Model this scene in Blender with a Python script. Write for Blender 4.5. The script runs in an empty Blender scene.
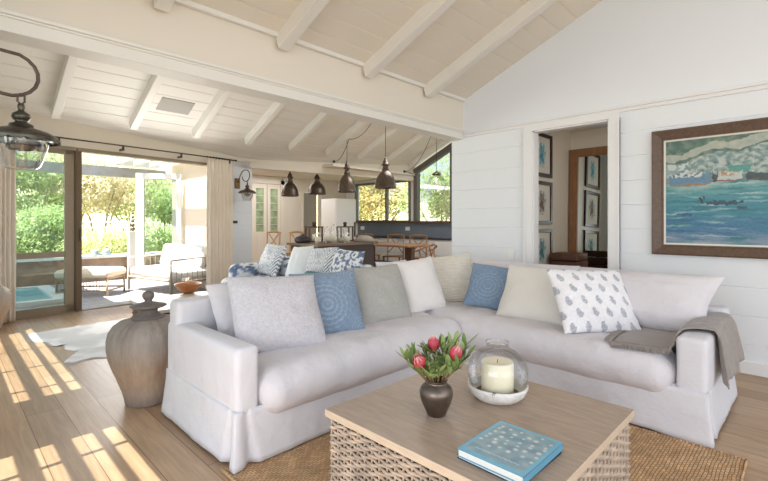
import bpy, bmesh, math, random
from mathutils import Vector, Matrix, noise
R = math.radians
random.seed(7)
sc = bpy.context.scene
COL = sc.collection

# ------------------------------------------------------------------ camera
FPX = 436.0; HOR = 222.0; CAMZ = 1.3; TH = R(45.5)
FW = Vector((math.sin(TH), math.cos(TH), 0)); RT = Vector((math.cos(TH), -math.sin(TH), 0))
cd = bpy.data.cameras.new('camera'); cam = bpy.data.objects.new('camera', cd); COL.objects.link(cam)
cam.location = (0, 0, CAMZ); cam.rotation_euler = (R(90), 0, -TH)
cd.sensor_width = 36; cd.lens = FPX / 768 * 36; cd.shift_y = -(240.5 - HOR) / 768
cd.clip_start = .05; cd.clip_end = 300
sc.camera = cam

def at(px, py, s):                      # point of the place at distance s along the view axis
    p = (FW + RT * ((px - 384) / FPX)) * s
    return Vector((p.x, p.y, CAMZ - s * (py - HOR) / FPX))
def atz(px, py, z):                     # point of the place at height z
    return at(px, py, (CAMZ - z) * FPX / (py - HOR))

# ------------------------------------------------------------------ helpers
def srgb(r, g=None, b=None):
    if g is None: r, g, b = r
    f = lambda c: (c / 255 / 12.92) if c / 255 <= .04045 else ((c / 255 + .055) / 1.055) ** 2.4
    return (f(r), f(g), f(b), 1)

MATS = {}
def mat(name, col=(200, 200, 200), rough=.6, metal=0, bump=None, var=None, attr=None, spec=None, sheen=0, trans=0, emit=None, scale=(1, 1, 1), coat=0, sub=0):
    """bump=(scale, strength, detail)  var=(scale, amount)  attr=name of a colour attribute"""
    if name in MATS: return MATS[name]
    m = bpy.data.materials.new(name); m.use_nodes = True; nt = m.node_tree; N = nt.nodes; L = nt.links
    b = N['Principled BSDF']
    b.inputs['Roughness'].default_value = rough; b.inputs['Metallic'].default_value = metal
    b.inputs['Base Color'].default_value = srgb(col)
    if spec is not None: b.inputs['Specular IOR Level'].default_value = spec
    if sheen: b.inputs['Sheen Weight'].default_value = sheen
    if coat: b.inputs['Coat Weight'].default_value = coat
    if sub:
        b.inputs['Subsurface Weight'].default_value = sub; b.inputs['Subsurface Radius'].default_value = (.05, .03, .02)
    if emit:
        b.inputs['Emission Color'].default_value = srgb(emit[0]); b.inputs['Emission Strength'].default_value = emit[1]
    tc = N.new('ShaderNodeTexCoord'); mp = N.new('ShaderNodeMapping'); mp.inputs['Scale'].default_value = scale
    L.new(tc.outputs['Object'], mp.inputs['Vector'])
    src = None
    if attr:
        a = N.new('ShaderNodeAttribute'); a.attribute_name = attr; src = a.outputs['Color']
        L.new(src, b.inputs['Base Color'])
    if var:
        n = N.new('ShaderNodeTexNoise'); n.inputs['Scale'].default_value = var[0]; n.inputs['Detail'].default_value = 4
        L.new(mp.outputs['Vector'], n.inputs['Vector'])
        hs = N.new('ShaderNodeMapRange'); hs.inputs[1].default_value = .3; hs.inputs[2].default_value = .7
        hs.inputs[3].default_value = 1 - var[1]; hs.inputs[4].default_value = 1 + var[1]
        L.new(n.outputs['Fac'], hs.inputs[0])
        mx = N.new('ShaderNodeMix'); mx.data_type = 'RGBA'; mx.blend_type = 'MULTIPLY'; mx.inputs['Factor'].default_value = 1
        if src: L.new(src, mx.inputs['A'])
        else: mx.inputs['A'].default_value = srgb(col)
        L.new(hs.outputs[0], mx.inputs['B']); L.new(mx.outputs['Result'], b.inputs['Base Color'])
    if bump:
        n2 = N.new('ShaderNodeTexNoise'); n2.inputs['Scale'].default_value = bump[0]; n2.inputs['Detail'].default_value = bump[2] if len(bump) > 2 else 3
        L.new(mp.outputs['Vector'], n2.inputs['Vector'])
        bp = N.new('ShaderNodeBump'); bp.inputs['Strength'].default_value = bump[1]; bp.inputs['Distance'].default_value = bump[3] if len(bump) > 3 else .01
        L.new(n2.outputs['Fac'], bp.inputs['Height']); L.new(bp.outputs['Normal'], b.inputs['Normal'])
    MATS[name] = m
    return m

def glass(name, tint=(255, 255, 255), refl=.08, base=.0):
    if name in MATS: return MATS[name]
    m = bpy.data.materials.new(name); m.use_nodes = True; nt = m.node_tree; N = nt.nodes; L = nt.links
    N.remove(N['Principled BSDF']); out = N['Material Output']
    t = N.new('ShaderNodeBsdfTransparent'); t.inputs['Color'].default_value = srgb(tint)
    g = N.new('ShaderNodeBsdfGlossy'); g.inputs['Roughness'].default_value = .02
    fr = N.new('ShaderNodeLayerWeight'); fr.inputs['Blend'].default_value = .25
    mr = N.new('ShaderNodeMapRange'); mr.inputs[3].default_value = refl; mr.inputs[4].default_value = min(1, refl + .5)
    L.new(fr.outputs['Fresnel'], mr.inputs[0])
    mx = N.new('ShaderNodeMixShader'); L.new(mr.outputs[0], mx.inputs[0]); L.new(t.outputs[0], mx.inputs[1]); L.new(g.outputs[0], mx.inputs[2])
    L.new(mx.outputs[0], out.inputs['Surface'])
    MATS[name] = m
    return m

def nz(v, s=1.0, seed=0.0):
    return noise.noise(Vector((v[0] * s + seed, v[1] * s - seed * .7, v[2] * s + seed * .3)))

class MB:
    def __init__(s): s.v = []; s.f = []; s.m = []; s.sm = []; s.c = None
    def add(s, vs, fs, mi=0, smooth=False):
        o = len(s.v); s.v += [tuple(v) for v in vs]
        for f in fs: s.f.append(tuple(i + o for i in f)); s.m.append(mi); s.sm.append(smooth)
        return s
    def box(s, a, b, mi=0):
        x0, y0, z0 = a; x1, y1, z1 = b
        if x0 > x1: x0, x1 = x1, x0
        if y0 > y1: y0, y1 = y1, y0
        if z0 > z1: z0, z1 = z1, z0
        vs = [(x0, y0, z0), (x1, y0, z0), (x1, y1, z0), (x0, y1, z0), (x0, y0, z1), (x1, y0, z1), (x1, y1, z1), (x0, y1, z1)]
        return s.add(vs, [(0, 3, 2, 1), (4, 5, 6, 7), (0, 1, 5, 4), (1, 2, 6, 5), (2, 3, 7, 6), (3, 0, 4, 7)], mi)
    def bar(s, p, q, w, h=None, up=(0, 0, 1), mi=0):          # rectangular bar between two points
        p = Vector(p); q = Vector(q); d = (q - p).normalized(); u = Vector(up)
        if abs(d.dot(u)) > .98: u = Vector((1, 0, 0))
        r = d.cross(u).normalized(); u = r.cross(d).normalized(); h = h or w
        vs = []
        for c in (p, q):
            for a, b in ((-1, -1), (1, -1), (1, 1), (-1, 1)): vs.append(c + r * a * w / 2 + u * b * h / 2)
        return s.add(vs, [(0, 1, 2, 3), (7, 6, 5, 4), (0, 4, 5, 1), (1, 5, 6, 2), (2, 6, 7, 3), (3, 7, 4, 0)], mi)
    def tube(s, pts, r, n=8, mi=0, cap=True):
        pts = [Vector(p) for p in pts]; k = len(pts); rr = r if isinstance(r, (list, tuple)) else [r] * k
        d0 = (pts[1] - pts[0]).normalized(); u = Vector((0, 0, 1))
        if abs(d0.dot(u)) > .9: u = Vector((1, 0, 0))
        u = (u - d0 * u.dot(d0)).normalized(); vs = []
        for i, p in enumerate(pts):
            d = (pts[min(i + 1, k - 1)] - pts[max(i - 1, 0)]).normalized()
            u = (u - d * u.dot(d)).normalized(); w = d.cross(u)
            for j in range(n):
                a = 2 * math.pi * j / n; vs.append(p + (u * math.cos(a) + w * math.sin(a)) * rr[i])
        fs = [(i * n + j, i * n + (j + 1) % n, (i + 1) * n + (j + 1) % n, (i + 1) * n + j) for i in range(k - 1) for j in range(n)]
        if cap: fs += [tuple(range(n))[::-1], tuple((k - 1) * n + j for j in range(n))]
        return s.add(vs, fs, mi, True)
    def lathe(s, prof, c=(0, 0, 0), n=32, mi=0, wob=None):    # prof = [(r, z)...]
        vs = []
        for i, (r, z) in enumerate(prof):
            for j in range(n):
                a = 2 * math.pi * j / n; q = r if wob is None else r * wob(a, z)
                vs.append((c[0] + q * math.cos(a), c[1] + q * math.sin(a), c[2] + z))
        k = len(prof)
        fs = [(i * n + j, i * n + (j + 1) % n, (i + 1) * n + (j + 1) % n, (i + 1) * n + j) for i in range(k - 1) for j in range(n)]
        if prof[0][0] > 1e-6: fs.append(tuple(range(n))[::-1])
        if prof[-1][0] > 1e-6: fs.append(tuple((k - 1) * n + j for j in range(n)))
        return s.add(vs, fs, mi, True)
    def shell(s, prof, c=(0, 0, 0), n=32, mi=0, wob=None):    # lathe without end caps
        vs = []
        for (r, z) in prof:
            for j in range(n):
                a = 2 * math.pi * j / n; q = r if wob is None else r * wob(a, z)
                vs.append((c[0] + q * math.cos(a), c[1] + q * math.sin(a), c[2] + z))
        k = len(prof)
        return s.add(vs, [(i * n + j, i * n + (j + 1) % n, (i + 1) * n + (j + 1) % n, (i + 1) * n + j) for i in range(k - 1) for j in range(n)], mi, True)
    def ball(s, c, r, n=12, sc3=(1, 1, 1), mi=0):
        prof = []
        vs = []; k = n // 2 + 1
        for i in range(k + 1):
            t = math.pi * i / k
            for j in range(n):
                a = 2 * math.pi * j / n
                vs.append((c[0] + r * sc3[0] * math.sin(t) * math.cos(a), c[1] + r * sc3[1] * math.sin(t) * math.sin(a), c[2] - r * sc3[2] * math.cos(t)))
        return s.add(vs, [(i * n + j, i * n + (j + 1) % n, (i + 1) * n + (j + 1) % n, (i + 1) * n + j) for i in range(k) for j in range(n)], mi, True)
    def grid(s, fn, nu, nv, mi=0, smooth=True):
        vs = [fn(i / nu, j / nv) for j in range(nv + 1) for i in range(nu + 1)]
        W = nu + 1
        return s.add(vs, [(j * W + i, j * W + i + 1, (j + 1) * W + i + 1, (j + 1) * W + i) for j in range(nv) for i in range(nu)], mi, smooth)
    def rbox(s, c, size, r, seg=.06, disp=None, mi=0, maxn=40):
        hx, hy, hz = size[0] / 2, size[1] / 2, size[2] / 2; r = min(r, hx, hy, hz) * .999
        def ticks(h):
            core = h - r; n = max(2, min(maxn, int(round(2 * core / seg)))) if core > 1e-4 else 1
            t = [-h + r * (1 - math.cos(math.pi / 2 * k / 3)) if False else -h + r * math.tan(math.pi / 4 * k / 4) for k in range(4)]
            t = [-h + r * k / 4 for k in range(4)]
            t += [-core + 2 * core * k / n for k in range(n + 1)]
            t += [h - r * k / 4 for k in range(3, -1, -1)]
            return t
        X, Y, Z = ticks(hx), ticks(hy), ticks(hz); key = {}; vs = []; fs = []
        def V(p):
            k = (round(p[0], 5), round(p[1], 5), round(p[2], 5))
            if k in key: return key[k]
            q = Vector(p); inn = Vector((max(-hx + r, min(hx - r, q.x)), max(-hy + r, min(hy - r, q.y)), max(-hz + r, min(hz - r, q.z))))
            d = q - inn; q = inn + d.normalized() * r if d.length > 1e-9 else q
            if disp: q = q + Vector(disp(q, (q.x / hx, q.y / hy, q.z / hz)))
            key[k] = len(vs); vs.append((q.x + c[0], q.y + c[1], q.z + c[2])); return key[k]
        def face(A, B, mk, flip):
            for i in range(len(A) - 1):
                for j in range(len(B) - 1):
                    f = [V(mk(A[i], B[j])), V(mk(A[i + 1], B[j])), V(mk(A[i + 1], B[j + 1])), V(mk(A[i], B[j + 1]))]
                    fs.append(tuple(f[::-1] if flip else f))
        face(X, Y, lambda a, b: (a, b, hz), False); face(X, Y, lambda a, b: (a, b, -hz), True)
        face(X, Z, lambda a, b: (a, -hy, b), False); face(X, Z, lambda a, b: (a, hy, b), True)
        face(Y, Z, lambda a, b: (hx, a, b), False); face(Y, Z, lambda a, b: (-hx, a, b), True)
        return s.add(vs, fs, mi, True)
    def xf(s, M):
        s.v = [tuple(M @ Vector(v)) for v in s.v]; return s
    def build(s, name, mats, parent=None, M=None, colfn=None, bevel=0, shift=None):
        me = bpy.data.meshes.new(name)
        me.from_pydata(s.v, [], s.f); me.update()
        mats = mats if isinstance(mats, (list, tuple)) else [mats]
        for m in mats: me.materials.append(m)
        me.polygons.foreach_set('material_index', s.m); me.polygons.foreach_set('use_smooth', s.sm)
        if colfn:
            ca = me.color_attributes.new('Col', 'FLOAT_COLOR', 'POINT')
            for i, v in enumerate(s.v): ca.data[i].color = srgb(*colfn(i, v))
        me.validate()
        o = bpy.data.objects.new(name, me); COL.objects.link(o)
        if parent: o.parent = parent
        if M is not None: o.matrix_world = M
        if bevel:
            b = o.modifiers.new('bevel', 'BEVEL'); b.width = bevel; b.segments = 2; b.limit_method = 'ANGLE'; b.angle_limit = R(40)
        return o

def tag(o, label=None, cat=None, group=None, kind=None):
    if label: o['label'] = label
    if cat: o['category'] = cat
    if group: o['group'] = group
    if kind: o['kind'] = kind
    return o
def thing(name, label, cat, loc=(0, 0, 0), rz=0, group=None):
    o = bpy.data.objects.new(name, None); COL.objects.link(o); o.empty_display_size = .1
    o.location = loc; o.rotation_euler = (0, 0, rz)
    return tag(o, label, cat, group)
def struct(name, mb, m, parent=None, **k):
    o = mb.build(name, m, parent, **k)
    if not parent: o['kind'] = 'structure'
    return o
def copy_tree(o, parent=None):
    c = o.copy(); COL.objects.link(c); c.parent = parent
    for ch in list(o.children): copy_tree(ch, c)
    return c
def lerp(a, b, t): return tuple(a[i] + (b[i] - a[i]) * t for i in range(len(a)))
def sstep(a, b, x):
    t = max(0, min(1, (x - a) / (b - a))); return t * t * (3 - 2 * t)

# ------------------------------------------------------------------ materials
WHITE = mat('painted_white', (230, 230, 230), .55, var=(2, .015))
CREAM = mat('painted_cream', (226, 217, 202), .5, var=(2, .02))
BOARD = mat('painted_board', (228, 232, 236), .5, bump=(40, .05))
CEIL = mat('painted_ceiling', (226, 218, 204), .6)
CEILF = mat('painted_ceiling_boards', (228, 225, 217), .55)
BRONZE = mat('door_bronze', (150, 136, 116), .45, metal=.2)
BRONZED = mat('door_bronze_dark', (110, 93, 72), .45, metal=.2)
IRON = mat('dark_iron', (92, 80, 70), .32, metal=.7, var=(30, .25), bump=(60, .2))
BRASS = mat('aged_brass', (120, 92, 60), .4, metal=.7, var=(30, .25))
PEWTER = mat('aged_pewter', (92, 88, 80), .3, metal=.85, var=(25, .25))
LINEN = mat('white_linen', (217, 215, 219), .85, bump=(7, .42, 7, .04), var=(3, .02), sheen=.1)
LINEN2 = mat('loose_linen', (214, 210, 213), .85, bump=(9, .42, 7, .04), var=(3, .025), sheen=.1)
WOODT = mat('limed_oak', (174, 153, 134), .5, var=(7, .13), scale=(9, 1.2, 9), bump=(30, .1))
WOODE = mat('limed_oak_edge', (206, 186, 162), .5, var=(7, .08), scale=(9, 1.2, 9))
DARKW = mat('dark_wood', (92, 64, 42), .45, var=(6, .25), scale=(6, 1, 1), bump=(40, .15))
MIDW = mat('mid_wood', (150, 108, 70), .45, var=(6, .2), scale=(1, 1, 6))
PINE = mat('pine_wood', (205, 160, 108), .5, var=(6, .15))
GLASS = glass('clear_glass', (246, 250, 248), .05)
GLASSD = glass('door_glass', (228, 238, 236), .06)
GLASSJ = glass('jar_glass', (253, 254, 254), .045)
CURT = mat('curtain_linen', (236, 226, 212), .9, bump=(200, .3), var=(4, .03), sheen=.1)
PATT = mat('printed_fabric', rough=.85, attr='Col', bump=(250, .3, 2), var=(40, .05), sheen=.1)
PAINT = mat('oil_paint', rough=.45, attr='Col', bump=(60, .4))
STONE = mat('bench_top_dark', (52, 50, 50), .25)
SPLASH = mat('splashback_blue_grey', (112, 122, 134), .4, var=(5, .05))

def floor_mat():
    m = bpy.data.materials.new('oak_floorboards'); m.use_nodes = True; nt = m.node_tree; N = nt.nodes; L = nt.links; b = N['Principled BSDF']
    tc = N.new('ShaderNodeTexCoord'); sp = N.new('ShaderNodeSeparateXYZ'); cb = N.new('ShaderNodeCombineXYZ')
    L.new(tc.outputs['Object'], sp.inputs[0]); L.new(sp.outputs['Y'], cb.inputs['X']); L.new(sp.outputs['X'], cb.inputs['Y'])
    br = N.new('ShaderNodeTexBrick'); br.inputs['Scale'].default_value = 1; br.inputs['Brick Width'].default_value = 2.3; br.inputs['Row Height'].default_value = .2
    br.inputs['Mortar Size'].default_value = .0022; br.inputs['Mortar Smooth'].default_value = .3; br.offset = .37
    br.inputs['Color1'].default_value = srgb(184, 154, 124); br.inputs['Color2'].default_value = srgb(160, 130, 100); br.inputs['Mortar'].default_value = srgb(96, 70, 50)
    L.new(cb.outputs[0], br.inputs['Vector'])
    mp = N.new('ShaderNodeMapping'); mp.inputs['Scale'].default_value = (14, .9, 1); L.new(tc.outputs['Object'], mp.inputs['Vector'])
    n = N.new('ShaderNodeTexNoise'); n.inputs['Scale'].default_value = 3; n.inputs['Detail'].default_value = 6; n.inputs['Distortion'].default_value = .6; L.new(mp.outputs[0], n.inputs['Vector'])
    mr = N.new('ShaderNodeMapRange'); mr.inputs[1].default_value = .3; mr.inputs[2].default_value = .7; mr.inputs[3].default_value = .84; mr.inputs[4].default_value = 1.14; L.new(n.outputs['Fac'], mr.inputs[0])
    mx = N.new('ShaderNodeMix'); mx.data_type = 'RGBA'; mx.blend_type = 'MULTIPLY'; mx.inputs['Factor'].default_value = 1
    L.new(br.outputs['Color'], mx.inputs['A']); L.new(mr.outputs[0], mx.inputs['B']); L.new(mx.outputs['Result'], b.inputs['Base Color'])
    bp = N.new('ShaderNodeBump'); bp.inputs['Strength'].default_value = .25; bp.inputs['Distance'].default_value = .004; L.new(n.outputs['Fac'], bp.inputs['Height']); L.new(bp.outputs[0], b.inputs['Normal'])
    b.inputs['Roughness'].default_value = .42
    return m
FLOORM = floor_mat()
def deck_mat():
    m = bpy.data.materials.new('grey_decking'); m.use_nodes = True; nt = m.node_tree; N = nt.nodes; L = nt.links; b = N['Principled BSDF']
    tc = N.new('ShaderNodeTexCoord'); br = N.new('ShaderNodeTexBrick'); br.inputs['Scale'].default_value = 1; br.inputs['Brick Width'].default_value = 3; br.inputs['Row Height'].default_value = .14
    br.inputs['Mortar Size'].default_value = .008; br.inputs['Color1'].default_value = srgb(172, 168, 168); br.inputs['Color2'].default_value = srgb(150, 147, 148); br.inputs['Mortar'].default_value = srgb(70, 68, 70)
    L.new(tc.outputs['Object'], br.inputs['Vector']); L.new(br.outputs['Color'], b.inputs['Base Color']); b.inputs['Roughness'].default_value = .7
    return m
def jute_mat():
    m = bpy.data.materials.new('jute_weave'); m.use_nodes = True; nt = m.node_tree; N = nt.nodes; L = nt.links; b = N['Principled BSDF']
    tc = N.new('ShaderNodeTexCoord')
    br = N.new('ShaderNodeTexBrick'); br.inputs['Scale'].default_value = 1; br.inputs['Brick Width'].default_value = .03; br.inputs['Row Height'].default_value = .016; br.inputs['Mortar Size'].default_value = .0022; br.inputs['Mortar Smooth'].default_value = 1
    br.inputs['Color1'].default_value = srgb(212, 176, 134); br.inputs['Color2'].default_value = srgb(190, 150, 108); br.inputs['Mortar'].default_value = srgb(128, 98, 66)
    n = N.new('ShaderNodeTexNoise'); n.inputs['Scale'].default_value = 9; n.inputs['Detail'].default_value = 5; L.new(tc.outputs['Object'], n.inputs['Vector'])
    ma = N.new('ShaderNodeVectorMath'); ma.operation = 'MULTIPLY_ADD'; ma.inputs[1].default_value = (.02, .02, 0); L.new(n.outputs['Color'], ma.inputs[0]); L.new(tc.outputs['Object'], ma.inputs[2])
    L.new(ma.outputs[0], br.inputs['Vector'])
    mr = N.new('ShaderNodeMapRange'); mr.inputs[1].default_value = .3; mr.inputs[2].default_value = .7; mr.inputs[3].default_value = .82; mr.inputs[4].default_value = 1.15; L.new(n.outputs['Fac'], mr.inputs[0])
    mx = N.new('ShaderNodeMix'); mx.data_type = 'RGBA'; mx.blend_type = 'MULTIPLY'; mx.inputs['Factor'].default_value = 1
    L.new(br.outputs['Color'], mx.inputs['A']); L.new(mr.outputs[0], mx.inputs['B']); L.new(mx.outputs['Result'], b.inputs['Base Color'])
    bp = N.new('ShaderNodeBump'); bp.inputs['Strength'].default_value = .8; bp.inputs['Distance'].default_value = .006; bp.invert = True; L.new(br.outputs['Fac'], bp.inputs['Height']); L.new(bp.outputs[0], b.inputs['Normal'])
    b.inputs['Roughness'].default_value = .95
    return m

# ------------------------------------------------------------------ the room shell
WX = 4.85
struct('terrace_left', MB().box((-6, -5, -.16), (-.13, 7.6, -.02)), mat('dark_paving', (104, 100, 96), .9, var=(3, .1)))
struct('floor', MB().box((-.12, -5, -.1), (9, 7.62, 0)).box((3.75, 7.62, -.1), (9, 10.4, 0)), FLOORM)
struct('ground', MB().box((-14, 7.75, -.25), (16, 46, -.16)), mat('garden_soil', (150, 146, 96), .95, var=(1.5, .3), bump=(20, .5)))

def grooved(O, A, B, nrm, pitch, t=.03, g=.007, name=None, m=None):
    """panel of boards: O corner, A run vector, B across vector; visible face is O-side, nrm points towards the room"""
    O, A, B, nrm = Vector(O), Vector(A), Vector(B), Vector(nrm).normalized(); L = B.length; b = B.normalized()
    prof = []; y = 0; prof.append((0, 0))
    k = 1
    while k * pitch < L - .02:
        c = k * pitch; prof += [(c - g, 0), (c - g * .4, -g), (c + g * .4, -g), (c + g, 0)]; k += 1
    prof.append((L, 0)); prof += [(L, -t), (0, -t)]
    vs = [O + b * p + nrm * q for p, q in prof] + [O + A + b * p + nrm * q for p, q in prof]; n = len(prof)
    fs = [(i, (i + 1) % n, n + (i + 1) % n, n + i) for i in range(n)]
    mb = MB(); mb.add(vs, fs)
    bm_caps = [tuple(range(n))[::-1], tuple(range(n, 2 * n))]
    mb.add(vs, bm_caps)
    return mb

# right wall (plane X = 4.85) with its doorway, boarded up to the trim
DY0, DY1, DH = 1.50, 2.33, 2.36
def plus(a, b): a.add(b.v, b.f); return a
wr = grooved((WX, -5, 0), (0, 5 + DY0, 0), (0, 0, 2.42), (-1, 0, 0), .245, t=.12)
plus(wr, grooved((WX, DY1, 0), (0, 3.48 - DY1, 0), (0, 0, 2.42), (-1, 0, 0), .245, t=.12))
wr.box((WX, DY0, DH), (WX + .12, DY1, 2.42))
wr.box((WX, -5, 2.42), (WX + .12, 3.48, 6.6))
struct('wall_right', wr, BOARD)
struct('trim_1', MB().box((WX - .022, -5, 2.415), (WX, 3.285, 2.45)).box((WX - .034, -5, 2.45), (WX, 3.285, 2.475)), WHITE, bevel=.004)
struct('baseboard_right', MB().box((WX - .02, -5, 0), (WX, DY0 - .11, .11)).box((WX - .02, DY1 + .11, 0), (WX, 3.48, .11)), WHITE, bevel=.006)
arch = MB()
for y0, y1 in ((DY0 - .105, DY0), (DY1, DY1 + .105)):
    arch.box((WX - .024, y0, 0), (WX, y1, DH + .0)); arch.box((WX - .034, y0 + (.0 if y0 < DY0 - .05 else .085), 0), (WX, y0 + (.02 if y0 < DY0 - .05 else .105), DH))
arch.box((WX - .024, DY0 - .105, DH), (WX, DY1 + .105, DH + .06))
arch.box((WX, DY0, 0), (WX + .12, DY0 + .015, DH)).box((WX, DY1 - .015, 0), (WX + .12, DY1, DH)).box((WX, DY0, DH - .015), (WX + .12, DY1, DH))
struct('trim_2', arch, WHITE)
# tie beam and the plain panel above it
struct('trim_3', MB().box((-.04, 3.285, 2.39), (WX + .12, 3.48, 2.485)).box((-.04, 3.262, 2.485), (WX, 3.48, 2.51)).box((-.04, 3.272, 2.47), (WX, 3.30, 2.485)), CEILF, bevel=.004)
struct('wall_upper', MB().box((-.04, 3.30, 2.51), (WX, 3.46, 6.2)).box((WX, 3.30, 2.51), (9, 3.46, 6.2)), CEIL)
# near roof: rises towards the viewer
SL = .41
def zn(y): return 2.91 + SL * (3.285 - y)
struct('ceiling', grooved((-.12, 3.30, zn(3.30)), (WX + .12, 0, 0), (0, -8.3, 8.3 * SL), (0, -SL, -1), .20, t=.06, g=.006), CEIL)
struct('trim_4', MB().box((-.04, 3.255, 2.885), (WX, 3.30, 2.93)), CEILF, bevel=.006)
nrm = Vector((0, -SL, -1)).normalized()
for X in (.10, 1.086, 2.07, 3.08, 4.06):
    a = Vector((X, 3.30, zn(3.30))) + nrm * .05; b = Vector((X, -5, zn(-5))) + nrm * .05
    o = struct('ceiling_rafter', MB().bar(a, b, .10, .17, up=(0, 0, 1)), CEILF, bevel=.006)
# dining room roof: rises towards the tie beam
SF = .45
def zf(y): return 2.83 + SF * (7.4 - y)
struct('ceiling_dining', grooved((-.12, 8.11, zf(8.11)), (9.12, 0, 0), (0, -4.65, 4.65 * SF), (0, -SF, -1), .22, t=.06, g=.006), CEILF)
nrm = Vector((0, -SF, -1)).normalized()
for X in (.14, 1.1, 2.06, 3.0, 3.94, 4.88, 5.8, 6.7, 7.6, 8.5):
    a = Vector((X, 7.42, zf(7.42))) + nrm * .05; b = Vector((X, 3.46, zf(3.46))) + nrm * .05
    struct('ceiling_rafter', MB().bar(a, b, .10, .16, up=(0, 0, 1)), CEILF, bevel=.006)
struct('ceiling_kitchen', MB().box((3.75, 8.0, 2.52), (9, 10.5, 2.58)).box((6.0, 7.45, 2.52), (9, 8.0, 2.58)), CEIL)
bh = MB()
for (p, q) in (((-.3, 7.36), (4.33, 8.03)), ((4.33, 8.03), (8.8, 7.5))):
    d = Vector((q[0] - p[0], q[1] - p[1], 0)).normalized(); nn = Vector((-d.y, d.x, 0)) * .14
    a = Vector((p[0], p[1], 0)); b = Vector((q[0], q[1], 0)); z0 = 2.5 if p[0] < 0 else 2.385
    bh.add([a + Vector((0, 0, z0)), b + Vector((0, 0, z0)), b + nn + Vector((0, 0, z0)), a + nn + Vector((0, 0, z0)), a + Vector((0, 0, 2.95)), b + Vector((0, 0, 2.95)), b + nn + Vector((0, 0, 2.95)), a + nn + Vector((0, 0, 2.95))], [(0, 3, 2, 1), (4, 5, 6, 7), (0, 1, 5, 4), (1, 2, 6, 5), (2, 3, 7, 6), (3, 0, 4, 7)])
struct('trim_5', bh, CEIL)

# left wall of the room (beside the camera) and the far wall with the sliding doors, turned 8 degrees
wl = MB().box((-.12, -5, 2.52), (-.04, 7.5, 6.4)).box((-.12, 3.17, 0), (-.04, 4.085, 2.52)).box((-.12, 6.80, 0), (-.04, 7.5, 2.52))
struct('wall_left', wl, WHITE)
w3 = thing('window_3', None, None); w3['kind'] = 'structure'
mb = MB()
for y in (5.71, 4.98, 4.32, 2.90, 2.2): mb.box((-.10, y - .017, 0), (-.06, y + .017, 2.52))
mb.build('window_frame', WHITE, w3)
MB().box((-.083, 4.085, .02), (-.079, 6.8, 2.5)).box((-.083, 2.2, .02), (-.079, 3.17, 2.5)).build('glass_pane', GLASS, w3)
WR = math.atan2(.142, .99); WO = Vector((1.36, 7.60, 0))
WM = Matrix.Translation(WO) @ Matrix.Rotation(WR, 4, 'Z'); WMi = WM.inverted()
def tw(px):
    d = FW + RT * ((px - 384) / FPX); u = Vector((math.cos(WR), math.sin(WR), 0)); n = Vector((-u.y, u.x, 0))
    s = WO.dot(n) / d.dot(n); return (d * s - WO).dot(u)
def wp(t, y, z): return WM @ Vector((t, y, z))
tA, tB, tC, tD, tE = tw(-14), tw(75), tw(82), tw(214), tw(252)
struct('wall_far', MB().box((tA - .7, 0, 2.36), (tE, .12, 2.7)).box((tA - .7, 0, 0), (tA, .12, 2.36)), CREAM, M=WM)
g = grooved((tD, 0, 0), (tE - tD, 0, 0), (0, 0, 2.5), (0, -1, 0), .245, t=.2)
struct('wall_pier', g, BOARD, M=WM)
# sliding door: fixed leaf, post, tracks
d1 = thing('door_1', None, None); d1['kind'] = 'structure'; d1.matrix_world = WM
mb = MB()
mb.box((tA, .02, 2.27), (tB, .075, 2.36)).box((tA, .02, .0), (tB, .075, .12)).box((tA, .02, 0), (tA + .09, .075, 2.36)).box((tB - .115, .02, 0), (tB, .075, 2.36)).box((tA, .025, .80), (tB - .1, .07, .88))
mb.build('door_frame', BRONZE, d1, bevel=.004).matrix_local = Matrix()
MB().box((tA + .08, .045, .11), (tB - .11, .05, 2.28)).build('glass_pane', GLASSD, d1).matrix_local = Matrix()
MB().box((tB, .0, 0), (tC, .12, 2.36)).box((tB + .012, -.012, 0), (tB + .035, .0, 2.36)).build('door_post', BRONZED, d1, bevel=.004).matrix_local = Matrix()
MB().box((tB + .05, -.02, 1.02), (tB + .07, 0, 1.2)).build('door_handle', IRON, d1).matrix_local = Matrix()
MB().box((tA, -.01, 2.33), (tD, .13, 2.38)).box((tA, .0, -.02), (tD, .12, .012)).build('door_track', BRONZE, d1).matrix_local = Matrix()

# extension to the kitchen
struct('wall_kitchen_left', MB().box((3.75, 8.06, 0), (4.34, 10.35, 2.58)), mat('painted_beige', (222, 204, 186), .6, bump=(30, .05)))
struct('wall_kitchen_back', MB().box((3.75, 10.3, 0), (7.2, 10.42, 2.58)).box((7.81, 10.3, 0), (9, 10.42, 2.58)).box((7.2, 10.3, 2.15), (7.81, 10.42, 2.58)).box((6.9, 11.1, 0), (8.2, 11.15, 2.3)), CREAM)
# window wall of the dining room, X = 8.8
GX = 8.8
ww = MB()
ww.box((GX, 3.3, 0), (GX + .15, 10.4, 1.30)).box((GX, 7.5, 2.42), (GX + .15, 10.4, 2.58)).box((GX, 9.85, 1.3), (GX + .15, 10.4, 2.45)).box((GX, 7.5, 1.3), (GX + .15, 7.66, 2.45))
struct('wall_dining_right', ww, WHITE)
w1 = thing('window_1', None, None); w1['kind'] = 'structure'
FRM = mat('window_frame_grey', (120, 116, 108), .5)
mb = MB()
for y in (7.68, 8.55, 9.82): mb.box((GX - .03, y - .035, 1.3), (GX + .06, y + .035, 2.44))
mb.box((GX - .03, 7.66, 2.38), (GX + .06, 9.85, 2.44)).box((GX - .03, 7.66, 1.30), (GX + .06, 9.85, 1.35))
mb.build('window_frame', FRM, w1); MB().box((GX + .01, 7.66, 1.3), (GX + .016, 9.85, 2.44)).build('glass_pane', GLASS, w1)
w2 = thing('window_2', None, None); w2['kind'] = 'structure'
DGREY = mat('gable_frame_dark', (104, 98, 90), .5)
mb = MB()
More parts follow.
